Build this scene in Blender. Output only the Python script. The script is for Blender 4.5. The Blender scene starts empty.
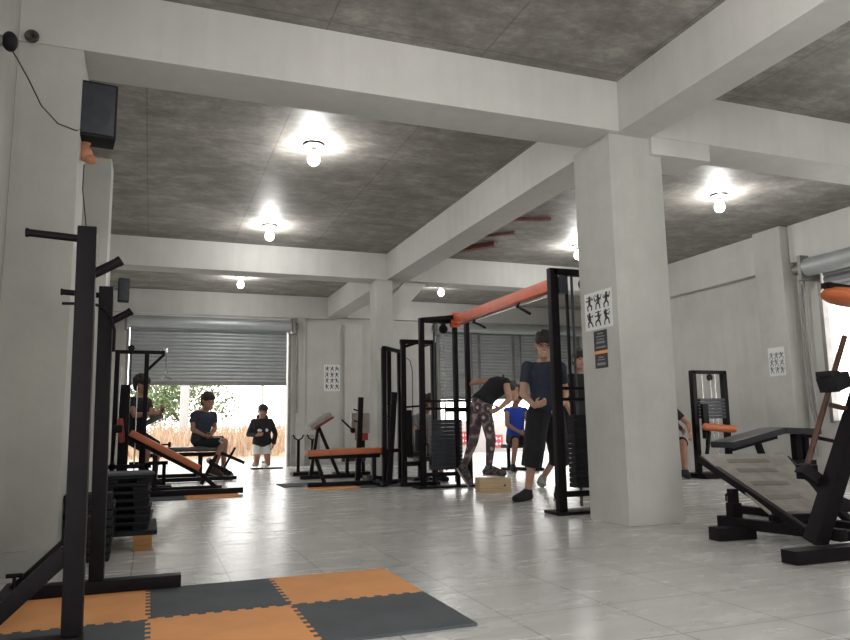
import bpy, bmesh, math, random
from mathutils import Vector, Matrix
random.seed(7)
V = Vector
COL = bpy.context.scene.collection
PI = math.pi

# ------------------------------------------------------------------ materials
def new_mat(name):
    m = bpy.data.materials.new(name); m.use_nodes = True
    nt = m.node_tree; b = nt.nodes['Principled BSDF']
    return m, nt, b
def lnk(nt, a, b): nt.links.new(a, b)
def tex_coord(nt, scale=(1, 1, 1)):
    tc = nt.nodes.new('ShaderNodeTexCoord'); mp = nt.nodes.new('ShaderNodeMapping')
    mp.inputs['Scale'].default_value = scale
    lnk(nt, tc.outputs['Object'], mp.inputs['Vector']); return mp.outputs['Vector']
def noise(nt, vec, scale, detail=4, rough=.6):
    n = nt.nodes.new('ShaderNodeTexNoise'); n.inputs['Scale'].default_value = scale
    n.inputs['Detail'].default_value = detail; n.inputs['Roughness'].default_value = rough
    lnk(nt, vec, n.inputs['Vector']); return n.outputs['Fac']
def ramp(nt, fac, stops):
    r = nt.nodes.new('ShaderNodeValToRGB'); e = r.color_ramp.elements
    while len(e) < len(stops): e.new(.5)
    for k, (p, c) in enumerate(stops):
        e[k].position = p; e[k].color = (c[0], c[1], c[2], 1)
    lnk(nt, fac, r.inputs['Fac']); return r.outputs['Color']
def mix(nt, fac, a, b, mode='MIX'):
    n = nt.nodes.new('ShaderNodeMix'); n.data_type = 'RGBA'; n.blend_type = mode
    for s, v in ((0, fac), (6, a), (7, b)):
        if isinstance(v, (int, float)): n.inputs[s].default_value = v
        elif isinstance(v, tuple): n.inputs[s].default_value = (*v, 1)
        else: lnk(nt, v, n.inputs[s])
    return n.outputs[2]
def bump(nt, b, h, strength=.2, dist=.01):
    n = nt.nodes.new('ShaderNodeBump'); n.inputs['Strength'].default_value = strength
    n.inputs['Distance'].default_value = dist
    lnk(nt, h, n.inputs['Height']); lnk(nt, n.outputs['Normal'], b.inputs['Normal'])
def simple(name, c, rough=.5, metal=0, var=.15, scale=6, bmp=0, spec=.5):
    m, nt, b = new_mat(name)
    f = noise(nt, tex_coord(nt), scale)
    d = tuple(max(0, x * (1 - var)) for x in c); l = tuple(min(1, x * (1 + var)) for x in c)
    lnk(nt, ramp(nt, f, [(.3, d), (.7, l)]), b.inputs['Base Color'])
    b.inputs['Roughness'].default_value = rough; b.inputs['Metallic'].default_value = metal; b.inputs['Specular IOR Level'].default_value = spec
    if bmp: bump(nt, b, noise(nt, tex_coord(nt), scale * 12), bmp, .003)
    return m

def paint_mat(name, c, dirt=.12):
    m, nt, b = new_mat(name); v = tex_coord(nt)
    f1 = noise(nt, v, .9, 6, .65); f2 = noise(nt, tex_coord(nt, (7, 7, .5)), 1.2, 4)
    a = ramp(nt, f1, [(.3, tuple(x * (1 - dirt) for x in c)), (.65, c)])
    g = ramp(nt, f2, [(.3, (.92, .92, .91)), (.6, (1, 1, 1))])
    lnk(nt, mix(nt, .7, a, g, 'MULTIPLY'), b.inputs['Base Color'])
    b.inputs['Roughness'].default_value = .62
    bump(nt, b, noise(nt, v, 14, 6), .25, .006)
    return m
def concrete_mat():
    m, nt, b = new_mat('cast_concrete'); v = tex_coord(nt)
    f1 = noise(nt, tex_coord(nt, (1, 1.4, 1)), 1.9, 14, .8)
    f2 = noise(nt, tex_coord(nt, (1.2, 14, 1)), 1.1, 5, .6)
    a = ramp(nt, f1, [(.34, (.155, .143, .13)), (.5, (.265, .248, .225)), (.68, (.47, .45, .415))])
    a = mix(nt, .25, a, ramp(nt, f2, [(.35, (.55, .55, .55)), (.65, (1, 1, 1))]), 'MULTIPLY')
    br = nt.nodes.new('ShaderNodeTexBrick'); br.offset = 0; br.inputs['Scale'].default_value = 1
    br.inputs['Brick Width'].default_value = 1.22; br.inputs['Row Height'].default_value = 2.44
    br.inputs['Mortar Size'].default_value = .009; br.inputs['Mortar Smooth'].default_value = .3
    br.inputs['Color1'].default_value = (1, 1, 1, 1); br.inputs['Color2'].default_value = (.86, .86, .86, 1)
    br.inputs['Mortar'].default_value = (.4, .4, .4, 1)
    mp = nt.nodes.new('ShaderNodeMapping'); mp.inputs['Location'].default_value = (.13, .2, 0)
    lnk(nt, v, mp.inputs['Vector']); lnk(nt, mp.outputs['Vector'], br.inputs['Vector'])
    a = mix(nt, .5, a, br.outputs['Color'], 'MULTIPLY')
    lnk(nt, a, b.inputs['Base Color']); b.inputs['Roughness'].default_value = .58
    bump(nt, b, f1, .35, .012); return m
def floor_mat():
    m, nt, b = new_mat('glazed_floor_tile')
    tc = nt.nodes.new('ShaderNodeTexCoord'); mp = nt.nodes.new('ShaderNodeMapping')
    mp.inputs['Location'].default_value = (.07, .12, 0)
    lnk(nt, tc.outputs['Object'], mp.inputs['Vector'])
    br = nt.nodes.new('ShaderNodeTexBrick'); br.offset = 0; br.inputs['Scale'].default_value = 1
    br.inputs['Brick Width'].default_value = .5; br.inputs['Row Height'].default_value = .5
    br.inputs['Mortar Size'].default_value = .005; br.inputs['Mortar Smooth'].default_value = .2
    br.inputs['Color1'].default_value = (.60, .605, .59, 1); br.inputs['Color2'].default_value = (.66, .66, .645, 1)
    br.inputs['Mortar'].default_value = (.36, .36, .35, 1)
    lnk(nt, mp.outputs['Vector'], br.inputs['Vector'])
    f = noise(nt, tex_coord(nt, (1.2, 5, 1)), 1.6, 7, .65)
    c = mix(nt, .8, br.outputs['Color'], ramp(nt, f, [(.3, (.78, .78, .77)), (.6, (1, 1, 1))]), 'MULTIPLY')
    lnk(nt, c, b.inputs['Base Color'])
    rr = nt.nodes.new('ShaderNodeMapRange'); rr.inputs['To Min'].default_value = .16; rr.inputs['To Max'].default_value = .36
    lnk(nt, noise(nt, tex_coord(nt, (1, 3, 1)), 2.5, 5), rr.inputs['Value']); lnk(nt, rr.outputs['Result'], b.inputs['Roughness'])
    b.inputs['Specular IOR Level'].default_value = .6
    n1 = nt.nodes.new('ShaderNodeBump'); n1.inputs['Strength'].default_value = .25; n1.inputs['Distance'].default_value = .004
    lnk(nt, br.outputs['Fac'], n1.inputs['Height']); n1.invert = True
    n2 = nt.nodes.new('ShaderNodeBump'); n2.inputs['Strength'].default_value = .3; n2.inputs['Distance'].default_value = .006
    lnk(nt, noise(nt, tex_coord(nt, (1, 3, 1)), 3, 3), n2.inputs['Height']); lnk(nt, n1.outputs['Normal'], n2.inputs['Normal'])
    lnk(nt, n2.outputs['Normal'], b.inputs['Normal']); return m
def emit(name, c, s):
    m, nt, b = new_mat(name); b.inputs['Base Color'].default_value = (*c, 1)
    b.inputs['Emission Color'].default_value = (*c, 1); b.inputs['Emission Strength'].default_value = s; return m
def voro_mat(name, stops, scale, rough=.8):
    m, nt, b = new_mat(name); v = nt.nodes.new('ShaderNodeTexVoronoi'); v.inputs['Scale'].default_value = scale
    lnk(nt, tex_coord(nt), v.inputs['Vector'])
    n = noise(nt, tex_coord(nt), scale * 3, 2)
    a = nt.nodes.new('ShaderNodeMath'); a.operation = 'MULTIPLY_ADD'; a.inputs[1].default_value = .35
    lnk(nt, n, a.inputs[0]); lnk(nt, v.outputs['Distance'], a.inputs[2])
    lnk(nt, ramp(nt, a.outputs[0], stops), b.inputs['Base Color']); b.inputs['Roughness'].default_value = rough; return m
def wood_mat(name, c1, c2):
    m, nt, b = new_mat(name)
    f = noise(nt, tex_coord(nt, (2, 2, 22)), 2.5, 5)
    lnk(nt, ramp(nt, f, [(.3, c1), (.7, c2)]), b.inputs['Base Color']); b.inputs['Roughness'].default_value = .6; return m

M = dict(
    wall=paint_mat('white_painted_wall', (.57, .56, .535), .2),
    beam=paint_mat('white_painted_concrete', (.60, .592, .567), .15),
    column=paint_mat('painted_column', (.53, .53, .495), .26),
    dado=simple('bare_grey_block', (.33, .32, .29), .85, 0, .15, 5, .4),
    sill=simple('cement_skirting', (.40, .40, .38), .7, 0, .12, 6),
    ceil=concrete_mat(), floor=floor_mat(),
    shutter=simple('galvanised_shutter', (.40, .42, .42), .45, .4, .08, 3),
    galv=simple('galvanised_dark', (.26, .25, .24), .5, .6, .2, 6),
    black=simple('black_powder_coat', (.007, .005, .007), .5, 0, .3, 20, 0, .15),
    blackm=simple('black_rubber', (.012, .012, .014), .7, 0, .3, 30, .3, .25),
    slate=simple('dark_slate_iron', (.035, .04, .05), .45, .1, .2, 15),
    chrome=simple('worn_chrome', (.55, .55, .55), .25, 1, .08, 8),
    orange=simple('orange_vinyl', (.52, .14, .05), .42, 0, .12, 5, .1),
    foamo=simple('orange_foam', (.80, .37, .14), .85, 0, .07, 4, .4),
    foamg=simple('charcoal_foam', (.075, .087, .096), .8, 0, .2, 3, .4),
    ored=simple('orange_red_paint', (.72, .13, .05), .4, 0, .12, 6),
    padb=simple('black_vinyl', (.03, .03, .035), .33, 0, .2, 8),
    grip=simple('grey_ribbed_steel', (.27, .25, .22), .5, .0, .25, 9, .4),
    gripd=simple('worn_tread', (.19, .175, .155), .6, 0, .2, 9), rod=simple('brown_rusty_steel', (.09, .045, .03), .45, .4, .3, 12),
    red=simple('dull_red', (.30, .03, .03), .5), rust=simple('rusty_pink_paint', (.17, .06, .05), .7, 0, .3, 9),
    pine=wood_mat('pine_board', (.50, .36, .21), (.66, .50, .32)), pallet=wood_mat('brown_timber', (.28, .13, .04), (.42, .21, .07)),
    paper=simple('white_paper', (.74, .75, .74), .7, 0, .04), ink=simple('black_ink', (.04, .04, .045), .7),
    inkg=simple('grey_ink', (.22, .22, .23), .7),
    bulb=emit('lit_bulb', (1, .985, .96), 260), socket=simple('dark_socket', (.06, .055, .05), .6),
    skin=simple('skin_tan', (.36, .19, .13), .55, 0, .1, 9), skinl=simple('skin_light', (.50, .29, .21), .55, 0, .08, 9),
    hair=simple('dark_hair', (.018, .013, .011), .6, 0, .4, 60, .6),
    navy=simple('navy_cotton', (.028, .038, .06), .9, 0, .15, 30, .3), blk=simple('black_cotton', (.012, .012, .015), .9, 0, .3, 30, .3),
    blue=simple('blue_mesh_fabric', (.02, .07, .50), .8, 0, .15, 30), white=simple('white_cloth', (.70, .70, .68), .85, 0, .06, 12),
    grey=simple('grey_cloth', (.2, .2, .21), .9), sole=simple('shoe_sole', (.5, .42, .40), .7), soleg=simple('grey_sole', (.32, .32, .30), .7),
    eye=simple('dark_eye', (.02, .015, .012), .2), lip=simple('lip', (.36, .13, .11), .5), frame=simple('dark_frame', (.02, .02, .02), .3),
    teeth=simple('teeth', (.75, .72, .66), .4),
    cable=simple('cable_sheath', (.03, .03, .03), .5),
    leggings=voro_mat('floral_leggings', [(.26, (.70, .60, .58)), (.38, (.30, .20, .20)), (.44, (.04, .03, .035)), (.75, (.10, .07, .08)), (.95, (.40, .32, .32))], 9),
    shoep=voro_mat('patterned_shoe', [(.3, (.05, .05, .05)), (.5, (.18, .14, .14)), (.8, (.03, .03, .03))], 25),
    grass=simple('dry_grass', (.42, .30, .21), .95, 0, .3, 5), leaf=simple('tree_leaf', (.19, .25, .13), .8, 0, .3, 1.5),
    bark=simple('bark', (.2, .16, .12), .9), earth=simple('dry_earth', (.30, .22, .155), .95, 0, .2, 2),
    pave=simple('pale_pavement', (.34, .335, .32), .7, 0, .08, 3), pale=simple('pale_render', (.32, .32, .31), .9, 0, .05),
    fencew=simple('pale_fence_paint', (.34, .32, .31), .8, 0, .08), signr=simple('red_sign_paint', (.30, .03, .04), .6),
)

# ------------------------------------------------------------------ mesh builder
def frame(d, up=(0, 0, 1)):
    d = V(d).normalized(); u = V(up)
    if abs(d.dot(u.normalized())) > .98: u = V((0, 1, 0))
    s = d.cross(u).normalized(); t = s.cross(d).normalized(); return d, s, t
class B:
    def __init__(s): s.bm = bmesh.new()
    def hull8(s, P):
        v = [s.bm.verts.new(p) for p in P]
        fs = [s.bm.faces.new([v[i] for i in q]) for q in ((0, 3, 2, 1), (4, 5, 6, 7), (0, 1, 5, 4), (1, 2, 6, 5), (2, 3, 7, 6), (3, 0, 4, 7))]
        return v, fs
    def bev(s, fs, w):
        if w > 0:
            es = list({e for f in fs for e in f.edges})
            bmesh.ops.bevel(s.bm, geom=es, offset=w, segments=2, profile=.7, affect='EDGES')
    def box(s, c, d, rz=0, bev=.004, rx=0, ry=0):
        R = Matrix.Rotation(rz, 3, 'Z') @ Matrix.Rotation(ry, 3, 'Y') @ Matrix.Rotation(rx, 3, 'X')
        c = V(c); h = V(d) / 2
        P = [c + R @ V((x * h.x, y * h.y, z * h.z)) for z in (-1, 1) for x, y in ((-1, -1), (1, -1), (1, 1), (-1, 1))]
        v, fs = s.hull8(P); s.bev(fs, min(bev, min(d) * .35)); return s
    def bar(s, p, q, w, h=None, up=(0, 0, 1), bev=.004):
        h = h or w; p, q = V(p), V(q); d, a, t = frame(q - p, up)
        P = [e + a * x * w / 2 + t * y * h / 2 for e in (p, q) for x, y in ((-1, -1), (1, -1), (1, 1), (-1, 1))]
        v, fs = s.hull8(P); bmesh.ops.recalc_face_normals(s.bm, faces=fs); s.bev(fs, min(bev, w * .3, h * .3)); return s
    def rings(s, R, cap=True):
        L = [[s.bm.verts.new(p) for p in r] for r in R]; n = len(L[0])
        for a, b in zip(L, L[1:]):
            for k in range(n): s.bm.faces.new((a[k], a[(k + 1) % n], b[(k + 1) % n], b[k]))
        if cap: s.bm.faces.new(L[0][::-1]); s.bm.faces.new(L[-1])
        return s
    def tube(s, p, q, r, r2=None, n=12):
        r2 = r if r2 is None else r2; p, q = V(p), V(q); d, a, t = frame(q - p)
        return s.rings([[e + (a * math.cos(x) - t * math.sin(x)) * rr for x in [2 * PI * k / n for k in range(n)]] for e, rr in ((p, r), (q, r2))])
    def path(s, pts, r, n=8):
        pts = [V(p) for p in pts]; R = []
        for i, p in enumerate(pts):
            d, a, t = frame(pts[min(i + 1, len(pts) - 1)] - pts[max(i - 1, 0)], (.13, .2, .97))
            R.append([p + (a * math.cos(x) - t * math.sin(x)) * r for x in [2 * PI * k / n for k in range(n)]])
        return s.rings(R)
    def lathe(s, c, prof, axis=(0, 0, 1), n=20):
        c = V(c); d, a, t = frame(axis)
        return s.rings([[c + d * z + (a * math.cos(x) - t * math.sin(x)) * max(r, 1e-4) for x in [2 * PI * k / n for k in range(n)]] for r, z in prof])
    def cap(s, p, q, r0, r1=None, flat0=False, flat1=False, n=14, sq=1, up=(0, 0, 1)):
        r1 = r0 if r1 is None else r1; p, q = V(p), V(q)
        if (q - p).length < 1e-4: q = p + V((0, 0, .001))
        d, a, t = frame(q - p, up); R = []
        A = [0] if flat0 else [-80, -55, -28, 0]
        for g in A: R.append((p + d * r0 * math.sin(math.radians(g)), r0 * math.cos(math.radians(g))))
        A = [0] if flat1 else [0, 28, 55, 80]
        for g in A: R.append((q + d * r1 * math.sin(math.radians(g)), r1 * math.cos(math.radians(g))))
        return s.rings([[c + (a * math.cos(x) - t * math.sin(x) * sq) * rr for x in [2 * PI * k / n for k in range(n)]] for c, rr in R])
    def ell(s, c, ax, n=16, m=9):
        c = V(c); X, Y, Z = ax; R = []
        for i in range(m):
            g = -PI / 2 + PI * (i + .5) / m
            R.append([c + (X * math.cos(x) + Y * math.sin(x)) * math.cos(g) + Z * math.sin(g) for x in [2 * PI * k / n for k in range(n)]])
        return s.rings(R)
    def ball(s, c, r, rz=None):
        r = (r, r, r) if isinstance(r, (int, float)) else r
        return s.ell(c, (V((r[0], 0, 0)), V((0, r[1], 0)), V((0, 0, r[2]))))
    def prism(s, pts, z0, z1):
        a = [s.bm.verts.new((x, y, z0)) for x, y in pts]; b = [s.bm.verts.new((x, y, z1)) for x, y in pts]; n = len(a)
        fs = [s.bm.faces.new(a[::-1]), s.bm.faces.new(b)]
        for k in range(n): s.bm.faces.new((a[k], a[(k + 1) % n], b[(k + 1) % n], b[k]))
        for f in fs: f.normal_update()
        bmesh.ops.triangulate(s.bm, faces=fs, ngon_method='EAR_CLIP'); return s
    def slab(s, P, th):   # four 3D corners, thickened downward along the normal
        P = [V(p) for p in P]; nrm = (P[1] - P[0]).cross(P[3] - P[0]).normalized()
        if nrm.z < 0: nrm = -nrm
        v, fs = s.hull8([p - nrm * th for p in P] + P); bmesh.ops.recalc_face_normals(s.bm, faces=fs); s.bev(fs, th * .25); return s
def link_mesh(name, b, m, parent=None, origin=(0, 0, 0), rz=0, smooth=True):
    bm = b.bm
    bmesh.ops.recalc_face_normals(bm, faces=bm.faces[:])
    T = Matrix.Rotation(-rz, 4, 'Z') @ Matrix.Translation(-V(origin))
    bm.transform(T)
    me = bpy.data.meshes.new(name); bm.to_mesh(me); bm.free()
    me.materials.append(M[m] if isinstance(m, str) else m)
    if smooth:
        me.polygons.foreach_set('use_smooth', [True] * len(me.polygons))
        try: me.set_sharp_from_angle(angle=math.radians(38))
        except Exception: pass
    o = bpy.data.objects.new(name, me); COL.objects.link(o)
    if parent: o.parent = parent
    return o
class T:  # a thing: an Empty at the base; parts are authored in world coordinates
    def __init__(s, name, label, cat, loc, group=None, rz=0):
        s.o = bpy.data.objects.new(name, None); COL.objects.link(s.o); s.o.empty_display_size = .1
        s.o.location = loc; s.o['label'] = label; s.o['category'] = cat; s.loc = V(loc)
        if group: s.o['group'] = group
    def part(s, name, m, b, parent=None, label=None):
        o = link_mesh(name, b, m, parent or s.o, s.loc)
        if label: o['label'] = label
        return o
def one(name, label, cat, m, b, loc, group=None, smooth=True):
    o = link_mesh(name, b, m, None, loc, 0, smooth); o.location = loc; o['label'] = label; o['category'] = cat
    if group: o['group'] = group
    return o
def struct(name, m, b):
    o = link_mesh(name, b, m); o['kind'] = 'structure'; return o
def dup(root, loc, label, group=None):
    r = root.copy(); COL.objects.link(r); r.location = loc; r['label'] = label
    if group: r['group'] = group
    for ch in list(root.children):
        c = ch.copy(); COL.objects.link(c); c.parent = r
        for g in ch.children:
            d = g.copy(); COL.objects.link(d); d.parent = c
    return r

# ------------------------------------------------------------------ room shell
ZC, ZB = 3.64, 3.2
XL, XR, YF, YB = -.85, 8.85, -3.2, 15.62
XR2 = 10.4                      # right wall steps out behind the second row of columns
struct('floor', 'floor', B().box((4.8, 6.25, -.1), (11.6, 19.3, .2), bev=0))
struct('ceiling', 'ceil', B().box((4.8, 6.25, ZC + .1), (11.8, 19.3, .2), bev=0))
struct('wall_left', 'wall', B().box((XL - .1, 8.7, ZC / 2), (.2, 14.2, ZC), bev=0).box((XL - .1, -3.1, ZC / 2), (.2, .6, ZC), bev=0).box((XL - .1, -.6, 3.2), (.2, 4.4, .88), bev=0))   # unseen opening beside the camera, added to let daylight in from the left
# near beam line, middle beam line, back beam line
b = B().box(((XL + XR) / 2, 5.0, (ZB + ZC) / 2), (XR - XL, .42, ZC - ZB), bev=.008)
struct('trim_1', 'beam', b)
struct('trim_2', 'beam', B().box(((XL + XR2) / 2, 11.42, (ZB + ZC) / 2), (XR2 - XL, .4, ZC - ZB), bev=.008))
struct('trim_3', 'beam', B().box((3.735, 1.0, (ZB + ZC) / 2), (.33, 7.6, ZC - ZB), bev=.008))
struct('trim_4', 'beam', B().box((3.77, 8.21, (ZB + ZC) / 2), (.38, 6.0, ZC - ZB), bev=.008))
struct('trim_5', 'beam', B().box((3.77, 13.62, (ZB + ZC) / 2), (.38, 4.0, ZC - ZB), bev=.008))
struct('trim_6', 'beam', B().box((4.2, 5.0, 3.125), (.62, .41, .15), bev=.006))       # corbel on the centre column
# centre column, far column, wall columns
struct('trim_7', 'column', B().box((3.757, 5.11, ZB / 2), (.526, .54, ZB), bev=.012))
struct('trim_8', 'column', B().box((3.54, 11.42, ZB / 2), (.28, .4, ZB), bev=.012))
struct('trim_9', 'beam', B().bar((3.60, 11.4, 2.62), (4.22, 11.4, 3.30), .3, .16, up=(0, 1, 0)))  # haunch of far column
struct('trim_10', 'column', B().box((-.665, 5.0, ZB / 2), (.37, .42, ZB), bev=.01))
struct('trim_11', 'column', B().box((-.745, 11.42, ZB / 2), (.21, .4, ZB), bev=.01))
struct('trim_21', 'column', B().box((-.665, 8.2, ZC / 2), (.37, .4, ZC), bev=.01))
struct('baseboard_left', 'sill', B().box((-.835, 8.65, .065), (.03, 14.1, .13), bev=.004))
struct('trim_12', 'sill', B().box((-.66, 5.0, .065), (.41, .46, .13), bev=.004))
# back wall with two shutter openings: door 1 x -.46..2.72, door 2 x 6.2..9.9
bw = B()
for x0, x1, z0, z1 in ((XL, -.46, 0, ZC), (2.72, 6.2, 0, ZC), (9.9, XR2, 0, ZC), (-.46, 2.72, 3.02, ZC), (6.2, 9.9, 3.12, ZC)):
    bw.box(((x0 + x1) / 2, YB + .1, (z0 + z1) / 2), (x1 - x0, .2, z1 - z0), bev=0)
struct('wall_back', 'wall', bw)
struct('trim_13', 'beam', B().box((1.46, YB - .03, 3.4), (4.6, .16, .48), bev=.006))
struct('trim_14', 'beam', B().box((7.2, YB - .03, 3.42), (6.4, .16, .44), bev=.006))
struct('trim_15', 'wall', B().box((4.16, YB - .04, 1.5), (.4, .14, 3.1), bev=.006))     # pilaster
struct('trim_16', 'dado', B().box((3.12, YB - .02, .32), (.62, .08, .64), bev=.004))    # bare block patch low on the wall
struct('trim_17', 'wall', B().box((3.0, YB - .03, 1.6), (.18, .1, 3.2), bev=.006))
# right wall: plain part, then opening (sill .8, head 2.85) y 5.6..7.5
rw = B()
rw.box((XR + .1, 9.52, ZC / 2), (.2, 4.05, ZC), bev=0)
rw.box((XR + .1, 6.55, .39), (.2, 1.9, .78), bev=0); rw.box((XR + .1, 6.55, 3.26), (.2, 1.9, .76), bev=0)
rw.box((XR + .1, 1.2, ZC / 2), (.2, 8.8, ZC), bev=0)
rw.box((XR2 + .1, 13.6, ZC / 2), (.2, 4.3, ZC), bev=0); rw.box(((XR + XR2) / 2, 11.58, ZC / 2), (XR2 - XR, .2, ZC), bev=0)
struct('wall_right', 'wall', rw)
struct('trim_18', 'column', B().box((8.74, 8.13, ZC / 2), (.3, .52, ZC), bev=.012))
struct('trim_19', 'beam', B().box((8.80, 9.9, 3.34), (.14, 3.0, .6), bev=.006))
struct('trim_20', 'beam', B().box((8.80, 5.0, 3.36), (.14, 5.7, .56), bev=.006))
# front wall behind the camera; its unseen opening is added to let light in
fw = B()
for x0, x1, z0, z1 in ((XL, 2.2, 0, ZC), (4.8, XR, 0, ZC), (2.2, 4.8, 2.3, ZC)):
    fw.box(((x0 + x1) / 2, YF - .1, (z0 + z1) / 2), (x1 - x0, .2, z1 - z0), bev=0)
struct('wall_front', 'wall', fw)
# stray marks: rusty conduit stubs on the ceiling
for k, (p, q, h) in enumerate((((4.15, 10.95, 3.60), (4.98, 9.96, 3.60), .10), ((4.0, 8.85, 3.61), (5.1, 8.5, 3.61), .05), ((4.2, 10.0, 3.61), (4.96, 9.28, 3.61), .04))):
    one('conduit', ['rusty red flat duct fixed under the dark ceiling beyond the long beam', 'thin rusty pipe on the ceiling nearest the centre column', 'short rusty pipe on the ceiling between the red duct and the thin pipe'][k],
        'pipe', 'rust', B().bar(p, q, h + .04, h * .7), V(p))
# dark hole in the wall head
one('wall_plug', 'dark round stub of cut pipe high on left wall under the beam', 'pipe', 'socket', B().lathe((-.775, 4.79, 3.235), [(.035, -.01), (.042, .02), (.034, .04), (.015, .03), (.001, .0)], (0, -1, -.2)), (-.775, 4.79, 3.235))

# ------------------------------------------------------------------ shutters
def slats(x0, x1, z0, z1, y, pitch=.075, axis='x', b=None):
    b = b or B(); prof = []; z = z0
    while z < z1:
        for dz, dy in ((0, 0), (.012, -.016), (.036, -.024), (.062, -.016)):
            prof.append((min(z + dz, z1), dy))
        z += pitch
    prof.append((z1, 0)); n = len(prof)
    for back in (0,):
        F = [[b.bm.verts.new(((x, y + dy, zz) if axis == 'x' else (y + dy, x, zz))) for zz, dy in prof] for x in (x0, x1)]
        G = [[b.bm.verts.new(((x, y + dy + .006, zz) if axis == 'x' else (y + dy + .006, x, zz))) for zz, dy in prof] for x in (x0, x1)]
        for k in range(n - 1):
            b.bm.faces.new((F[0][k], F[1][k], F[1][k + 1], F[0][k + 1])); b.bm.faces.new((G[0][k + 1], G[1][k + 1], G[1][k], G[0][k]))
        for P, Q in ((F[0], G[0]), (G[1], F[1])):
            for k in range(n - 1): b.bm.faces.new((P[k], P[k + 1], Q[k + 1], Q[k]))
        b.bm.faces.new((F[0][0], G[0][0], G[1][0], F[1][0])); b.bm.faces.new((F[0][-1], F[1][-1], G[1][-1], G[0][-1]))
    return b
t = T('roller_shutter', 'half-raised corrugated grey roller shutter behind the kneeling person', 'shutter', (1.13, 15.5, 1.7), 'half-raised roller shutters of the back wall')
cu = t.part('slat_curtain', 'shutter', slats(-.44, 2.68, 1.74, 2.92, 15.5))
t.part('bottom_rail', 'galv', B().box((1.12, 15.49, 1.715), (3.12, .05, .06)), cu)
t.part('drum', 'shutter', B().tube((-.5, 15.38, 2.95), (2.74, 15.38, 2.95), .13, n=28))
t.part('bracket', 'galv', B().box((2.80, 15.42, 2.95), (.07, .26, .34)).tube((2.76, 15.38, 2.95), (2.9, 15.38, 2.95), .07))
t.part('bracket', 'galv', B().box((-.52, 15.42, 2.95), (.05, .26, .34)))
t.part('guide_rail', 'galv', B().box((2.74, 15.5, 1.4), (.06, .1, 2.8)))
t.part('guide_rail', 'galv', B().box((-.48, 15.5, 1.4), (.05, .1, 2.8)))
t.part('pull_chain', 'galv', B().tube((2.88, 15.4, 1.1), (2.88, 15.36, 2.9), .012, n=8).tube((2.92, 15.42, 1.1), (2.9, 15.4, 2.9), .008, n=8))
t = T('roller_shutter', 'wide half-raised grey roller shutter with a small door outline, behind the seated person in blue', 'shutter', (8.05, 15.5, 1.4), 'half-raised roller shutters of the back wall')
cu = t.part('slat_curtain', 'shutter', slats(6.2, 9.9, 1.44, 3.02, 15.5))
t.part('bottom_rail', 'galv', B().box((8.05, 15.49, 1.42), (3.7, .05, .06)), cu)
t.part('wicket_door_frame', 'galv', B().box((7.2, 15.46, 2.2), (.05, .04, 1.5)).box((8.1, 15.46, 2.2), (.05, .04, 1.5)).box((7.65, 15.46, 2.93), (.95, .04, .05)).box((7.0, 15.46, 2.3), (.03, .03, 1.6)).box((8.3, 15.46, 2.3), (.03, .03, 1.6)), cu)
t.part('drum', 'shutter', B().tube((6.15, 15.38, 3.06), (9.95, 15.38, 3.06), .13, n=28))
t.part('bracket', 'galv', B().box((6.12, 15.42, 3.03), (.07, .26, .34)).tube((6.0, 15.38, 3.03), (6.1, 15.38, 3.03), .06))
t.part('guide_rail', 'galv', B().box((6.17, 15.5, 1.5), (.06, .1, 3.0)))
t.part('guide_rail', 'galv', B().box((9.93, 15.5, 1.5), (.06, .1, 3.0)))
t = T('roller_shutter', 'nearly fully raised grey roller shutter over the right-hand opening', 'shutter', (8.72, 6.4, 2.6))
cu = t.part('slat_curtain', 'shutter', slats(5.65, 7.42, 2.5, 2.92, 8.86, axis='y'))
t.part('drum', 'shutter', B().tube((8.66, 5.3, 2.94), (8.66, 7.5, 2.94), .13, n=28))
t.part('bracket', 'galv', B().box((8.7, 7.56, 2.94), (.26, .06, .36)).tube((8.66, 7.5, 2.94), (8.66, 7.72, 2.94), .075))
t.part('hand_chain', 'galv', B().path([(8.70, 7.62, 2.8), (8.70, 7.64, 2.0), (8.69, 7.6, 1.0), (8.69, 7.57, .7)], .014).path([(8.72, 7.72, 2.8), (8.72, 7.74, 2.0), (8.71, 7.7, 1.0), (8.69, 7.6, .7)], .012))
t.part('guide_rail', 'galv', B().box((8.86, 7.47, 1.8), (.1, .06, 2.1)))
one('conduit', 'grey vertical pipe beside the right-hand shutter opening', 'pipe', 'sill', B().tube((8.81, 7.78, .3), (8.81, 7.78, 2.75), .022), (8.81, 7.78, .3))

# ------------------------------------------------------------------ lights
for k, (x, y, lb) in enumerate(((1.45, 6.94, 'lit white bulb nearest the camera over the left bay, ringed by a bright patch'),
        (1.48, 10.06, 'lit white bulb second along the left bay, just before the middle beam'),
        (1.5, 13.75, 'lit white bulb over the half-raised shutter, beyond the middle beam'),
        (5.47, 13.5, 'lit white bulb seen right of the haunched far column'),
        (6.65, 6.97, 'lit white bulb on ceiling to the right of the centre column'),
        (6.36, 9.79, 'lit bulb on the ceiling mostly hidden by the left edge of the centre column'),
        (1.45, 2.3, 'unseen bulb added to light the nearest bay, left side'), (6.6, 2.3, 'unseen bulb added to light the nearest bay, right side'))):  # these two bulbs are out of frame, added to light the nearest bay
    t = T('ceiling_bulb', lb, 'light', (x, y, ZC), 'bare bulbs on the ceiling')
    t.part('socket', 'socket', B().lathe((x, y, ZC), [(.10, 0), (.105, -.02), (.06, -.035), (.03, -.04), (.028, -.07), (.024, -.075)]))
    t.part('bulb', 'bulb', B().lathe((x, y, ZC - .07), [(.022, 0), (.03, -.02), (.055, -.06), (.062, -.095), (.05, -.13), (.025, -.15), (.004, -.156)]))

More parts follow.
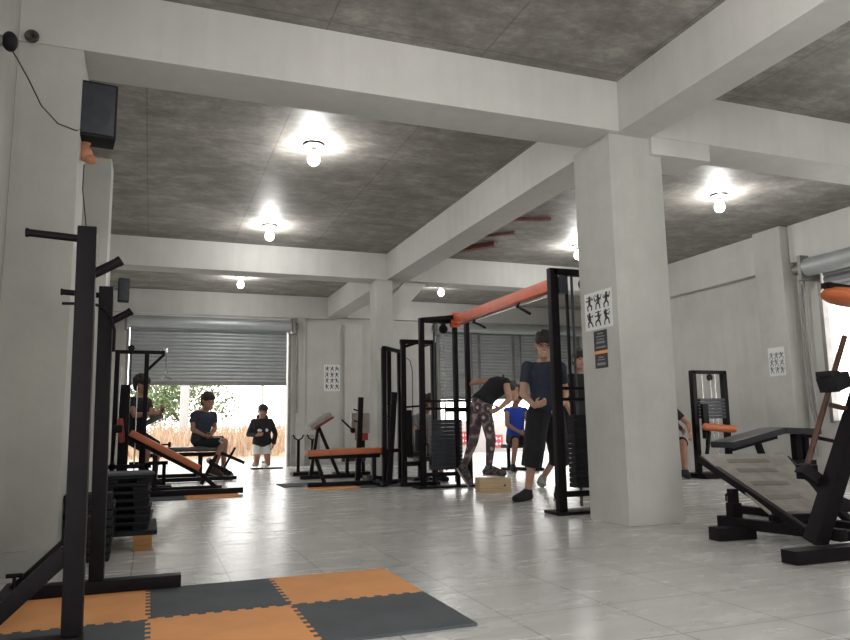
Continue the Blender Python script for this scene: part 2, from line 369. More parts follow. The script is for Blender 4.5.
# ------------------------------------------------------------------ speakers, camera, cables
def speaker(p, w, d, h, tilt, label):
    t = T('wall_speaker', label, 'speaker', p)
    t.part('cabinet', 'blackm', B().box(p, (w, d, h), rz=tilt, bev=.018))
    R = Matrix.Rotation(tilt, 3, 'Z'); f = V(p) + R @ V((0, -d / 2 - .004, 0))
    n = R @ V((0, -1, 0))
    t.part('grille', 'slate', B().box(f, (w * .86, .01, h * .9), rz=tilt, bev=.003))
    t.part('woofer', 'slate', B().lathe(f + n * .002 - V((0, 0, h * .16)), [(w * .33, 0), (w * .34, .008), (w * .28, .01), (w * .1, .004), (.001, .008)], n))
    t.part('mounting_bracket', 'galv', B().bar(V(p) + V((-w / 2 - .06, .05, .02)), V(p) + V((0, .02, .02)), .03))
    return t
speaker((-.40, 4.92, 2.83), .235, .2, .37, .12, 'large black loudspeaker mounted high on the near left column')
speaker((-.43, 11.15, 2.80), .15, .14, .34, .1, 'small black loudspeaker high on the far left column')
one('junction_box', 'orange clay coloured lump hanging beneath the large loudspeaker', 'fixture', simple('terracotta', (.5, .22, .13), .7), B().ball((-.455, 4.95, 2.57), (.045, .045, .05)).ball((-.42, 4.93, 2.53), (.04, .035, .03)).cap((-.48, 4.95, 2.6), (-.45, 4.95, 2.66), .03), (-.455, 4.95, 2.57))
t = T('security_camera', 'small round black camera on the left wall beside the near column', 'camera', (-.85, 4.28, 2.93))
t.part('camera_body', 'blackm', B().ball((-.80, 4.28, 2.93), (.04, .05, .055)))
t.part('mount', 'galv', B().tube((-.85, 4.28, 2.93), (-.8, 4.28, 2.93), .03))
one('cable', 'thin black cable sagging from the small camera to the large loudspeaker', 'cable', 'cable', B().path([(-.80, 4.30, 2.91), (-.74, 4.52, 2.84), (-.69, 4.70, 2.76), (-.6, 4.76, 2.68), (-.5, 4.79, 2.66), (-.47, 4.8, 2.68)], .004), (-.80, 4.44, 2.91), 'thin cables at the loudspeaker')
one('cable', 'thin black cable hanging down from the large loudspeaker', 'cable', 'cable', B().path([(-.46, 4.95, 2.5), (-.465, 5.0, 2.35), (-.44, 5.15, 2.1), (-.46, 5.3, 1.8)], .004), (-.46, 4.95, 2.5), 'thin cables at the loudspeaker')

# ------------------------------------------------------------------ posters
def fig(b, c, n_u, n_v, s, seed, nrm):   # a small generic exercise pictogram from strokes, flat on the paper
    r = random.Random(seed); U, W, N = V(n_u), V(n_v), V(nrm)
    def P(u, v): return V(c) + U * u * s + W * v * s + N * .0012
    def st(a, q, w):
        p0, p1 = P(*a), P(*q); b.bar(p0, p1, w * s, .0016, up=N, bev=0)
    hx = r.uniform(-.12, .12); b.lathe(P(hx, .34), [(.09 * s, -.001), (.09 * s, .001)], N, 10)
    st((hx, .26), (r.uniform(-.1, .1), -.05), .2)
    for q in (-1, 1):
        k = (r.uniform(.12, .3) * q, r.uniform(-.25, -.12)); st((0, -.05), k, .11); st(k, (k[0] + r.uniform(-.1, .12), -.42), .09)
        e = (r.uniform(.15, .3) * q, r.uniform(0, .2)); st((hx, .2), e, .07); st(e, (e[0] + .1 * q, r.uniform(.15, .4)), .06)
    st((-.3, r.uniform(.1, .4)), (.3, r.uniform(.1, .4)), .04)
def poster(name, label, c, U, N, w, h, cols, rows, sz, ink='ink', top=0):
    t = T(name, label, 'poster', c); U, N, W = V(U), V(N), V((0, 0, 1)); c = V(c)
    P = [c + U * x * w / 2 + W * y * h / 2 + N * .002 for x, y in ((-1, -1), (1, -1), (1, 1), (-1, 1))]
    b = B(); b.hull8([p - N * .002 for p in P] + P); t.part('sheet', 'paper', b)
    b = B(); k = 0
    for i in range(cols):
        for j in range(rows):
            cc = c + U * ((i + .5) / cols - .5) * w * .92 + W * (((j + .5) / rows - .5) * h * (.9 - top) - top * h * .3) + N * .003
            fig(b, cc, U, W, sz, k * 7 + cols, N); k += 1
    t.part('print', ink, b); return t
X0 = 3.494
t = poster('exercise_poster', 'white exercise poster with six black figures on the centre column', (X0, 5.11, 1.74), (0, -1, 0), (-1, 0, 0), .40, .32, 3, 2, .15)
t = T('small_poster', 'black handbill with orange band below the exercise poster on the centre column', 'poster', (X0, 5.10, 1.41))
t.part('sheet', 'ink', B().box((X0 - .001, 5.10, 1.48), (.003, .19, .17), bev=0).box((X0 - .001, 5.10, 1.31), (.003, .18, .12), bev=0))
t.part('colour_band', 'foamo', B().box((X0 - .0015, 5.10, 1.383), (.004, .20, .025), bev=0))
b = B()
for k, (z, w, h) in enumerate(((1.54, .08, .012), (1.515, .12, .01), (1.49, .1, .01), (1.465, .12, .02), (1.425, .14, .014), (1.34, .07, .01), (1.32, .1, .008), (1.285, .12, .022))):
    b.box((X0 - .003, 5.10, z), (.002, w, h), bev=0)
t.part('lettering', 'inkg', b)
poster('exercise_poster', 'small white poster with printed figures on the back wall', (3.7, YB - .005, 1.87), (1, 0, 0), (0, -1, 0), .36, .58, 3, 4, .13)
poster('exercise_poster', 'small white poster with rows of figures on the right wall column', (8.585, 8.11, 1.65), (0, -1, 0), (-1, 0, 0), .30, .42, 3, 3, .12, 'inkg', .15)
# ------------------------------------------------------------------ foam mats
def zig(p, q, inner, n=18, a=.011):
    p, q = V((*p, 0)), V((*q, 0)); d = q - p
    if not inner: return [p]
    s = V((1, 0, 0)) if abs(d.y) > abs(d.x) else V((0, 1, 0)); out = [p]
    fwd = d.x + d.y > 0
    def off(k):      # segment k counted along the canonical direction; the corner segments stay straight
        j = k if fwd else n - 1 - k
        return 0 if j in (0, n - 1) else a * (1 if j % 2 else -1)
    for k in range(1, n):
        m = p + d * k / n; out += [m + s * off(k - 1), m + s * off(k)]
    return out
ORD = ['first', 'second', 'third', 'fourth', 'fifth', 'sixth', 'seventh', 'eighth']
def tile(x0, y0, x1, y1, inn, m, label, group, th=.012):
    g = .0015; pts = []
    C = [(x0, y0), (x1, y0), (x1, y1), (x0, y1)]
    for k in range(4): pts += zig(C[k], C[(k + 1) % 4], inn[k])
    c = V(((x0 + x1) / 2, (y0 + y1) / 2, 0))
    pts = [(c.x + (p.x - c.x) * (1 - g), c.y + (p.y - c.y) * (1 - g)) for p in pts]
    return one('foam_mat_tile', label, 'mat', m, B().prism(pts, 0, th), (c.x, c.y, 0), group, False)
xs = [-.585, .02, .625, 1.26]; ys = [2.79, 3.41, 4.04]
names = {(0, 0): 'charcoal foam tile in the near row, under the squat rack post', (1, 0): 'orange foam tile in the near row between two charcoal tiles', (2, 0): 'charcoal foam tile at the near right corner of the mat',
         (0, 1): 'orange foam tile at the back left, under the squat rack foot', (1, 1): 'charcoal foam tile in the back row between two orange tiles', (2, 1): 'orange foam tile at the far right corner of the mat'}
for i in range(3):
    for j in range(2):
        tile(xs[i], ys[j], xs[i + 1], ys[j + 1], (j > 0, i < 2, j < 1, i > 0), 'foamo' if (i + j) % 2 else 'foamg', names[(i, j)], 'interlocking foam tiles in the foreground')
fa = [('charcoal foam tile under the orange incline bench, left', 'foamg', -.2), ('orange foam tile under the orange incline bench', 'foamo', .42)]
for lb, m, x in fa: tile(x, 8.95, x + .62, 9.57, (0, x < 0, 0, x > 0), m, lb, 'foam tiles under the incline bench')
for lb, m, x in (('charcoal foam tile at the left end of the orange bench press', 'foamg', 1.72), ('orange foam tile under the orange flat bench', 'foamo', 2.0), ('charcoal foam tile under the bench press uprights', 'foamg', 2.62)):
    y0 = 9.42 if x > 1.9 else 10.04
    tile(x, y0, x + .62, y0 + .62, (0, 1.9 < x < 2.5, 0, x > 2.5), m, lb, 'foam tiles under the bench press')

# ------------------------------------------------------------------ squat rack (near left)
t = T('squat_rack', 'tall black squat rack with plate pegs, nearest the camera at left', 'gym equipment', (-.25, 3.7, .012))
def rack_post(y, x, top, right):
    p = t.part('upright', 'black', B().bar((x + .018, y, .03), (x, y, top), .07, .07, up=(0, 1, 0), bev=.006))
    t.part('bar_hook', 'black', B().tube((x, y, top - .20), (x + .115, y + .02, top - .125), .019).tube((x + .112, y + .02, top - .127), (x + .125, y + .02, top - .118), .021), p)
    t.part('plate_peg', 'black', B().tube((x - .03, y, top - .045), (x - .21, y, top - .035), .015).tube((x - .205, y, top - .035), (x - .215, y, top - .035), .018), p)
    t.part('foot_bar', 'black', B().box(((x - .36 + right) / 2, y - .03, .042), (right - x + .36, .08, .06)))
    t.part('brace', 'black', B().bar((x - .01, y, .36), (x - .34, y - .02, .05), .05, .06))
rack_post(3.05, -.257, 1.59, -.20)
rack_post(4.08, -.24, 1.545, .175)
t.part('cross_bar', 'black', B().box((-.59, 3.56, .042), (.07, 1.2, .06)))
t.part('safety_hook', 'black', B().path([(-.44, 4.02, 1.44), (-.3, 4.02, 1.445), (-.25, 4.02, 1.43), (-.21, 4.02, 1.385), (-.19, 4.02, 1.31), (-.19, 4.02, 1.2)], .008))
t.part('adjusting_pin', 'black', B().tube((-.60, 3.95, .14), (-.53, 3.95, .14), .010).tube((-.565, 3.95, .05), (-.565, 3.95, .14), .008))

# ------------------------------------------------------------------ pallet and stacked step platforms
t = T('pallet', 'low timber pallet with a black rubber top under the stacked black platforms', 'pallet', (-.18, 5.7, 0))
t.part('deck', 'blackm', B().box((-.14, 5.72, .115), (.42, .7, .03)))
t.part('block', 'pallet', B().box((-.02, 5.42, .05), (.12, .1, .1)))
t.part('block', 'pallet', B().box((-.30, 5.42, .05), (.12, .1, .1)))
t.part('block', 'pallet', B().box((-.02, 6.0, .05), (.12, .1, .1)))
t.part('block', 'pallet', B().box((-.36, 6.0, .05), (.12, .1, .1)))
def step(z, dx, rz, c):
    b = B(); b.box((c[0] + dx, c[1], z + .040), (.33, .30, .022), rz=rz, bev=.008)
    for q in (-1, 1):
        R = Matrix.Rotation(rz, 3, 'Z'); o = R @ V((q * .11, 0, 0))
        b.box((c[0] + dx + o.x, c[1] + o.y, z + .015), (.10, .27, .031), rz=rz, bev=.006)
    R = Matrix.Rotation(rz, 3, 'Z'); o = R @ V((0, .06, 0)); b.box((c[0] + dx + o.x, c[1] + o.y, z + .015), (.15, .12, .029), rz=rz)
    return b
for pi, (cx, cy, n, nm) in enumerate(((-.135, 5.6, 7, 'right-hand pile'), (-.335, 5.12, 8, 'pile behind the rack posts'))):
    for k in range(n):
        lb = 'black step platform, %s from top of the %s' % (ORD[n - 1 - k], nm) if k < n - 1 else 'black step platform topmost of the ' + nm
        z = (.13, .0)[pi] + k * .052
        if pi: step_b = B().box((cx + random.uniform(-.01, .01), cy, z + .026), (.27, .22, .046), bev=.012).box((cx, cy, z + .02), (.24, .235, .03))
        else: step_b = step(z, random.uniform(-.015, .015), random.uniform(-.08, .08), (cx, cy))
        one('step_platform', lb, 'step platform', 'blackm', step_b, (cx, cy, z), 'black step platforms piled on the pallet')
one('rubber_sheet', 'dark grey flat rubber sheet lying on top of the black pile', 'sheet', 'foamg', B().box((-.15, 5.62, .13 + 7 * .052 + .009), (.36, .33, .016), rz=.1), (-.15, 5.62, .55))

# ------------------------------------------------------------------ lat pulldown machine (left)
t = T('lat_pulldown_machine', 'tall black pulldown machine with overhead arm beside the left wall', 'gym equipment', (-.2, 10, 0))
for x, y in ((-.42, 9.95), (-.07, 9.95)):
    t.part('post', 'black', B().box((x, y, .9), (.055, .07, 1.8)))
t.part('overhead_arm', 'black', B().box((-.15, 9.95, 1.79), (.60, .06, .045)).bar((-.07, 9.95, 1.55), (.14, 9.95, 1.77), .035))
t.part('pulley', 'chrome', B().lathe((.15, 9.97, 1.82), [(.03, -.015), (.04, -.012), (.03, 0), (.04, .012), (.03, .015)], (0, 1, 0), 16))
t.part('pulley', 'blackm', B().lathe((-.26, 9.92, 1.84), [(.03, -.015), (.04, -.012), (.03, 0), (.04, .012), (.03, .015)], (0, 1, 0), 16))
t.part('cable', 'cable', B().tube((.16, 9.95, 1.82), (.165, 9.95, 1.6), .004))
t.part('cable', 'cable', B().tube((-.26, 9.95, 1.8), (-.255, 9.95, 1.3), .008))
t.part('pull_bar', 'chrome', B().path([(.10, 9.95, 1.44), (.13, 9.95, 1.46), (.165, 9.95, 1.47), (.21, 9.95, 1.46), (.24, 9.95, 1.44)], .009).path([(.165, 9.95, 1.47), (.14, 9.95, 1.53), (.165, 9.95, 1.6), (.19, 9.95, 1.53), (.165, 9.95, 1.47)], .004))
t.part('weight_shroud', 'black', B().box((-.31, 9.97, .72), (.12, .2, 1.3), bev=.01))
t.part('backrest', 'red', B().box((-.335, 9.82, .80), (.07, .08, .30), ry=-.12, bev=.03))
t.part('guide_rod', 'chrome', B().tube((-.40, 9.86, .3), (-.36, 9.86, 1.6), .008).tube((-.17, 9.86, .2), (-.17, 9.86, 1.35), .008))
t.part('handle', 'chrome', B().lathe((-.24, 9.85, 1.30), [(.045, -.008), (.05, 0), (.045, .008)], (1, 0, .3), 16))
t.part('knee_roller', 'blackm', B().tube((-.42, 9.8, .82), (-.32, 9.8, .82), .05, n=18))
t.part('foot', 'black', B().box((-.22, 9.9, .03), (.56, .5, .05)))
t.part('lower_frame', 'black', B().box((-.22, 9.75, .36), (.5, .06, .05)).box((-.22, 9.75, .18), (.5, .06, .05)).box((-.42, 9.75, .2), (.05, .06, .4)).box((-.02, 9.75, .2), (.05, .06, .4)))

# incline bench with orange pad
t = T('incline_bench', 'black decline sit-up bench with a long orange pad sloping down to the right', 'gym equipment', (.4, 9.6, .01))
P0, P1 = V((-.21, 9.6, .79)), V((.60, 9.6, .34))
d = (P1 - P0).normalized(); nrm = V((-d.z, 0, d.x)) * (1 if -d.z > 0 else -1)
nrm = V((-d.z, 0, d.x)); nrm = nrm if nrm.z > 0 else -nrm
t.part('pad', 'orange', B().bar(P0 - nrm * .02, P1 - nrm * .02, .30, .075, up=(0, 0, 1), bev=.022))
t.part('pad_rail', 'black', B().bar(P0 - nrm * .08, P1 - nrm * .08 + d * .12, .06, .05))
t.part('floor_rail', 'black', B().box((.42, 9.42, .045), (1.38, .07, .065)).box((.3, 9.95, .045), (1.2, .06, .065)))
t.part('leg', 'black', B().box((.07, 9.55, .27), (.055, .055, .44)).box((.07, 9.9, .27), (.055, .055, .44)).bar((.07, 9.5, .08), (.07, 9.98, .08), .05))
t.part('leg', 'black', B().bar((.62, 9.6, .24), (.84, 9.6, .04), .05, .05))
t.part('roller_arm', 'black', B().bar((.62, 9.6, .12), (.80, 9.6, .48), .045, .045).bar((.72, 9.6, .38), (.98, 9.6, .24), .05, .05).tube((.72, 9.4, .4), (.72, 9.8, .4), .035))
# flat bench (seated man) and its rails
t = T('flat_bench', 'black padded flat bench that the seated person in navy sits on', 'gym equipment', (.6, 12.3, 0))
t.part('pad', 'padb', B().box((.30, 12.45, .485), (.86, .34, .075), bev=.03))
t.part('seat', 'padb', B().box((.90, 12.45, .485), (.44, .34, .085), bev=.035))
t.part('frame', 'black', B().box((.5, 12.45, .40), (1.2, .06, .06)).box((.78, 12.45, .22), (.07, .07, .38)).box((-.05, 12.45, .22), (.07, .07, .38)))
t.part('floor_rail', 'black', B().box((.55, 11.9, .04), (1.5, .07, .06)).box((.5, 12.95, .04), (1.5, .07, .06)).box((.78, 12.42, .04), (.07, 1.1, .06)).box((-.05, 12.42, .04), (.07, 1.1, .06)))
t.part('leg_hook', 'black', B().bar((1.08, 12.2, .42), (1.45, 12.2, .25), .06, .05).bar((1.1, 12.2, .12), (1.3, 12.2, .5), .035).bar((.8, 12.42, .38), (1.1, 12.2, .4), .05))
# dumbbells/handles on the black bench
for k, x in enumerate((.05, .22)):
    one('dumbbell', ['black dumbbell resting on the left end of the black flat bench', 'black dumbbell on the black flat bench nearer the seated person'][k], 'dumbbell', 'blackm',
        B().tube((x - .07, 12.45, .565), (x + .07, 12.45, .565), .014).lathe((x - .08, 12.45, .565), [(.035, -.02), (.042, -.015), (.042, .015), (.035, .02)], (1, 0, 0)).lathe((x + .08, 12.45, .565), [(.035, -.02), (.042, -.015), (.042, .015), (.035, .02)], (1, 0, 0)), (x, 12.45, .52), 'black dumbbells on the flat bench')
t = T('preacher_bench', 'dark preacher curl bench with upward tilted brown pad beside the pulldown machine', 'gym equipment', (.05, 10.75, 0))
t.part('pad', 'padb', B().bar((-.08, 10.75, .88), (.16, 10.75, 1.00), .3, .07, bev=.02))
t.part('pad_board', simple('brown_ply', (.22, .11, .06), .6), B().bar((.0, 10.74, .95), (.17, 10.74, 1.045), .26, .02))
t.part('frame', 'black', B().box((-.1, 10.75, .45), (.06, .06, .86)).box((.0, 10.75, .03), (.6, .5, .05)).box((.0, 10.75, .35), (.5, .05, .05)).box((.2, 10.75, .2), (.05, .05, .34)))

# ------------------------------------------------------------------ bench press (centre left)
t = T('bench_press', 'orange padded flat bench with black frame and two notched uprights', 'gym equipment', (2.5, 9.8, .012))
t.part('pad', 'orange', B().bar((1.97, 9.8, .455), (3.02, 9.8, .475), .28, .075, bev=.022))
t.part('frame', 'black', B().box((2.5, 9.8, .40), (1.0, .06, .05)))
t.part('leg', 'black', B().bar((2.1, 9.8, .40), (2.22, 9.8, .06), .05, .05)); t.part('leg', 'black', B().box((2.92, 9.8, .21), (.05, .05, .38)))
t.part('base_rail', 'black', B().box((2.62, 9.8, .04), (1.25, .07, .055)).box((2.92, 9.8, .04), (.07, 1.0, .055)))
p = t.part('upright', 'black', B().bar((2.78, 10.15, .03), (2.83, 10.15, 1.22), .05, .075, up=(1, 0, 0)))
t.part('notch', 'black', B().bar((2.8, 10.15, 1.02), (2.72, 10.15, 1.05), .02).bar((2.8, 10.15, .86), (2.73, 10.15, .89), .02), p)
p = t.part('upright', 'black', B().bar((3.02, 9.45, .03), (3.11, 9.45, 1.26), .05, .075, up=(1, 0, 0)))
t.part('notch', 'black', B().bar((3.08, 9.45, 1.06), (3.0, 9.45, 1.1), .02).bar((3.07, 9.45, .9), (2.99, 9.45, .94), .02), p)
t.part('tie_bar', 'black', B().box((3.05, 9.9, .43), (.3, .06, .05)).bar((2.92, 10.1, .1), (3.05, 9.45, .1), .05))
# preacher bench A frame with grey pad and red edge
t = T('preacher_bench', 'A-framed preacher bench with a tilted grey pad behind the orange bench', 'gym equipment', (2.6, 11.4, 0))
t.part('pad', 'grip', B().bar((2.33, 11.4, .80), (2.66, 11.4, 1.00), .34, .075, bev=.022))
t.part('pad_edge', 'red', B().bar((2.40, 11.4, .775), (2.70, 11.4, .955), .3, .03))
t.part('leg', 'black', B().bar((2.48, 11.4, .82), (2.36, 11.4, .04), .05, .05)); t.part('leg', 'black', B().bar((2.48, 11.4, .82), (2.82, 11.4, .04), .05, .05))
t.part('seat', 'orange', B().box((3.0, 11.4, .44), (.55, .28, .05), bev=.02)); t.part('seat_post', 'black', B().box((2.95, 11.4, .22), (.05, .05, .40)))
t.part('base_rail', 'black', B().box((2.7, 11.4, .035), (1.0, .07, .06)).box((3.1, 11.4, .035), (.07, .5, .06)))
t = T('cradle_stand', 'pair of short black Y-topped posts by the bare grey wall patch', 'gym equipment', (2.45, 12.4, 0))
for x in (2.36, 2.60):
    t.part('cradle_post', 'black', B().box((x, 12.4, .32), (.05, .05, .56)).path([(x - .09, 12.4, .68), (x - .06, 12.4, .62), (x, 12.4, .59), (x + .06, 12.4, .62), (x + .09, 12.4, .68)], .013))
t.part('base', 'black', B().box((2.5, 12.4, .035), (.5, .3, .06)))
t = T('leg_extension_machine', 'small machine with grey back pad, angled lever and low seat behind the bench press', 'gym equipment', (3.2, 12.0, 0))
t.part('backrest', 'grip', B().box((3.33, 12.0, .86), (.32, .1, .34), bev=.02)); t.part('red_trim', 'red', B().box((3.35, 11.98, .63), (.22, .06, .12)))
t.part('lever', 'black', B().bar((3.0, 11.95, .92), (3.17, 11.95, .76), .03).ball((3.19, 11.95, .74), .045))
t.part('seat', 'padb', B().box((3.18, 12.0, .26), (.42, .3, .06), bev=.02))
t.part('frame', 'black', B().box((3.38, 12.0, .4), (.06, .06, .78)).box((3.2, 12.0, .03), (.6, .4, .05)).box((3.1, 12.0, .15), (.05, .05, .2)))

# ------------------------------------------------------------------ racks and cable machines in the centre
t = T('power_rack', 'short black two-post rack just left of the cable machines', 'gym equipment', (3.04, 9.75, 0))
for x, y in ((2.99, 9.55), (3.37, 10.0), (3.16, 9.85)): t.part('post', 'black', B().box((x, y, .95), (.06, .06, 1.86)))
t.part('top_bar', 'black', B().bar((2.99, 9.55, 1.88), (3.37, 10.0, 1.88), .05))
t.part('cross_bar', 'black', B().bar((2.99, 9.55, .46), (3.37, 10.0, .46), .06, .05))
t.part('base_rail', 'black', B().bar((2.9, 9.45, .035), (3.42, 10.06, .035), .07, .05))
t = T('cable_machine', 'black cable machine frame of middle height with hanging cables', 'gym equipment', (3.4, 9.35, 0))
for x, y in ((3.19, 9.3), (3.63, 9.3), (3.63, 9.75)): t.part('post', 'black', B().box((x, y, .98), (.065, .065, 1.92)))
t.part('top_bar', 'black', B().box((3.39, 9.3, 1.94), (.48, .06, .06)).bar((3.18, 9.3, 1.86), (3.42, 9.3, 1.94), .04).bar((3.63, 9.3, 1.94), (3.63, 9.75, 1.94), .05))
t.part('cable', 'cable', B().path([(3.24, 9.3, 1.72), (3.29, 9.3, 1.68), (3.32, 9.3, 1.55), (3.32, 9.3, .5)], .006).tube((3.5, 9.3, 1.9), (3.5, 9.3, .5), .006))
t.part('lever_arm', 'black', B().tube((3.18, 9.28, 1.05), (3.52, 9.28, 1.07), .013).box((3.24, 9.28, .7), (.09, .1, .62)))
t.part('seat', 'padb', B().box((3.45, 9.28, .36), (.2, .25, .06), bev=.02).box((3.45, 9.45, .6), (.12, .06, .3), bev=.02))
t.part('base', 'black', B().box((3.39, 9.3, .03), (.5, .07, .05)).box((3.63, 9.5, .03), (.07, .6, .05)).box((3.3, 9.28, .3), (.3, .06, .06)))

def tower(y, lb, tall, xs, grp, n, yo, px, order):
    t = T('cable_tower', lb, 'gym equipment', (xs[0], y, 0), grp)
    w = .08 if order == 0 else .065
    for x in xs[:1]: t.part('post', 'black', B().box((x, y, tall / 2), (w, .07, tall)))
    t.part('post', 'black', B().box((xs[1], y, tall / 2), (.055, .07, tall)))
    t.part('top_bar', 'black', B().box(((xs[0] + xs[1]) / 2, y, tall - .03), (xs[1] - xs[0], .07, .06)))
    t.part('base_plate', 'black', B().box(((xs[0] + xs[1]) / 2, y, .015), (xs[1] - xs[0] + .22, .26, .025)))
    for z, g in ((.17, .05), (1.02, .03), (1.12, .03)): t.part('cross_bar', 'black', B().box(((xs[0] + xs[1]) / 2, y, z), (xs[1] - xs[0], g, g)))
    for dx in (-.14, .14): t.part('guide_rod', 'slate', B().tube((px + dx, yo, .05), (px + dx, yo, tall - .05), .013))
    h = .66 / n; first = None
    for k in range(n):
        z = .22 + k * h
        q = t.part('weight_plate', 'slate' if order else 'blackm', B().box((px, yo, z + h * .45), (.44, .13, h * .95), bev=.008)) if first is None else None
        if q: first = q
        else:
            q = first.copy(); COL.objects.link(q); q.parent = t.o; q.location = first.location + V((0, 0, k * h))
    t.part('selector_rod', 'chrome', B().tube((px, yo - .02, .2), (px, yo - .02, 1.1), .011).tube((px, yo, 1.1), (px, yo, tall - .1), .005))
    t.part('pulley', 'blackm', B().lathe((px, yo, tall - .12), [(.05, -.018), (.06, -.014), (.045, 0), (.06, .014), (.05, .018)], (0, 1, 0), 18).box((px, yo, tall - .08), (.05, .06, .1)))
    return t
ta = tower(5.80, 'tall black cable tower with a weight stack, beside the centre column', 2.24, (3.475, 4.20), 'cable crossover towers', 15, 5.86, 3.86, 0)
ta.part('pulley_carriage', 'slate', B().box((3.56, 5.8, 2.08), (.09, .11, .16)))
ta.part('guard', 'black', B().box((3.66, 5.86, 1.3), (.02, .03, 1.9)))
tb = tower(8.95, 'tall black cable tower with a weight stack, left of the woman on the box', 2.22, (3.33, 3.99), 'cable crossover towers', 13, 9.08, 3.70, 1)
tb.part('post', 'black', B().box((3.80, 8.9, 1.13), (.045, .05, 2.24)))
tb.part('top_strut', 'black', B().bar((3.33, 8.95, 2.2), (3.80, 8.85, 2.24), .06, .05))
tb.part('bench_pad', 'black', B().box((3.9, 9.0, 1.0), (.42, .08, .05)).box((3.9, 9.0, 1.13), (.4, .03, .02)).box((3.82, 9.0, 1.07), (.04, .03, .12)))
t = T('crossover_beam', 'orange-red overhead beam with pull-up grips joining the two cable towers', 'gym equipment', (3.65, 7.4, 2.1))
t.part('beam', 'ored', B().bar((3.49, 5.80, 2.09), (3.80, 8.95, 2.20), .08, .11))
t.part('end_plate', 'ored', B().box((3.80, 8.9, 2.2), (.12, .07, .2)))
for q in (.78, .30):
    c = V((3.49, 5.8, 2.09)).lerp(V((3.86, 8.95, 2.20)), q)
    t.part('pull_up_grip', 'blackm', B().path([c + V((-.0, -.1, -.04)), c + V((0, 0, -.09)), c + V((.12, .1, -.1)), c + V((.22, .12, -.14))], .016))
t.part('tube', 'chrome', B().bar((3.52, 5.9, 2.02), (3.85, 8.8, 2.14), .03))
# pine step box
t = T('plyo_box', 'small pale pine box that the bending woman steps on', 'box', (3.90, 8.1, 0))
Rz = -.25
t.part('body', 'pine', B().box((3.92, 8.12, .08), (.38, .32, .16), rz=Rz, bev=.004))
R = Matrix.Rotation(Rz, 3, 'Z')
c = V((3.92, 8.12, .08)) + R @ V((.11, -.161, 0)); t.part('hand_hole', 'ink', B().lathe(c, [(.014, -.001), (.014, .002)], R @ V((0, -1, 0)), 12))
t.part('board_seam', 'pallet', B().box(V((3.92, 8.12, .08)) + R @ V((0, -.161, .03)), (.37, .002, .003), rz=Rz, bev=0).box(V((3.92, 8.12, .08)) + R @ V((0, -.161, -.03)), (.37, .002, .003), rz=Rz, bev=0))

# stool for the person in blue
t = T('bench_stool', 'black stool bench under the seated person in blue tank top', 'gym equipment', (6.1, 11.6, 0))
t.part('seat', 'padb', B().box((6.1, 11.62, .42), (.5, .3, .07), bev=.02))
t.part('leg', 'black', B().box((6.28, 11.6, .2), (.05, .05, .38))); t.part('leg', 'black', B().box((5.92, 11.6, .2), (.05, .05, .38)))
t.part('foot', 'black', B().box((6.28, 11.5, .025), (.3, .5, .045)).box((5.92, 11.6, .025), (.07, .5, .045)))

# ------------------------------------------------------------------ far right cable machine
t = T('leg_curl_machine', 'black weight-stack machine with an orange roller pad against the right wall', 'gym equipment', (7.75, 8.6, 0))
for x in (7.45, 8.02): t.part('post', 'black', B().box((x, 8.6, .77), (.07, .08, 1.52)))
t.part('top_bar', 'black', B().box((7.735, 8.6, 1.52), (.63, .08, .05)))
t.part('guide_rod', 'chrome', B().tube((7.62, 8.6, .3), (7.62, 8.6, 1.5), .012).tube((7.86, 8.6, .3), (7.86, 8.6, 1.5), .012))
t.part('pulley', 'blackm', B().lathe((7.74, 8.57, 1.44), [(.04, -.015), (.05, -.012), (.035, 0), (.05, .012), (.04, .015)], (0, 1, 0), 16))
t.part('selector_rod', 'chrome', B().tube((7.74, 8.56, .4), (7.74, 8.56, 1.4), .008))
q0 = None
for k in range(6):
    if q0 is None: q0 = t.part('weight_plate', 'slate', B().box((7.74, 8.6, .86), (.46, .12, .042)))
    else:
        q = q0.copy(); COL.objects.link(q); q.parent = t.o; q.location = V((0, 0, k * .05))
t.part('roller_pad', 'orange', B().cap((7.5, 8.45, .72), (7.95, 8.4, .68), .055))
t.part('stack_guard', 'black', B().box((7.56, 8.52, .8), (.1, .05, .5)).bar((7.6, 8.5, .65), (7.5, 8.5, .2), .04))
t.part('base', 'black', B().box((7.62, 8.5, .035), (.72, .5, .06)).box((7.8, 8.5, .22), (.4, .1, .05)))

# ------------------------------------------------------------------ leg press (right foreground)
t = T('leg_press', 'large black leg press with a ribbed grey sloping platform in the right foreground', 'gym equipment', (3.9, 3.9, 0))
A, Bc, C_, D_ = V((3.85, 3.80, .20)), V((4.30, 3.72, .20)), V((4.68, 4.42, .54)), V((3.97, 4.55, .55))
t.part('platform', 'grip', B().slab([A, Bc, C_, D_], .022))
b = B()
for q in (.22, .45, .68, .86):
    p0 = A.lerp(D_, q); p1 = Bc.lerp(C_, q); b.bar(p0.lerp(p1, .22), p0.lerp(p1, .72), .06, .003, up=(Bc - A).cross(D_ - A))
t.part('tread_strip', 'gripd', b)
t.part('side_rail', 'black', B().bar(D_ + V((0, 0, -.04)), V((3.84, 3.42, .07)), .045, .05))
t.part('side_rail', 'black', B().bar(C_ + V((0, 0, -.04)), V((4.30, 3.5, .07)), .045, .05))
t.part('edge_bar', 'black', B().bar(A + V((0, 0, -.04)), Bc + V((0, 0, -.04)), .04, .04))
t.part('foot_block', 'black', B().box((3.74, 4.03, .045), (.30, .11, .085), rz=-.1))
t.part('foot_block', 'black', B().box((3.83, 3.21, .04), (.92, .11, .075), rz=-.02))
t.part('floor_beam', 'black', B().bar((3.80, 4.18, .10), (3.98, 3.36, .10), .07, .07).box((3.84, 4.16, .08), (.13, .1, .12)))
t.part('floor_beam', 'black', B().bar((4.3, 4.18, .10), (4.3, 3.36, .10), .07, .07).box((4.25, 3.4, .09), (.6, .06, .06)))
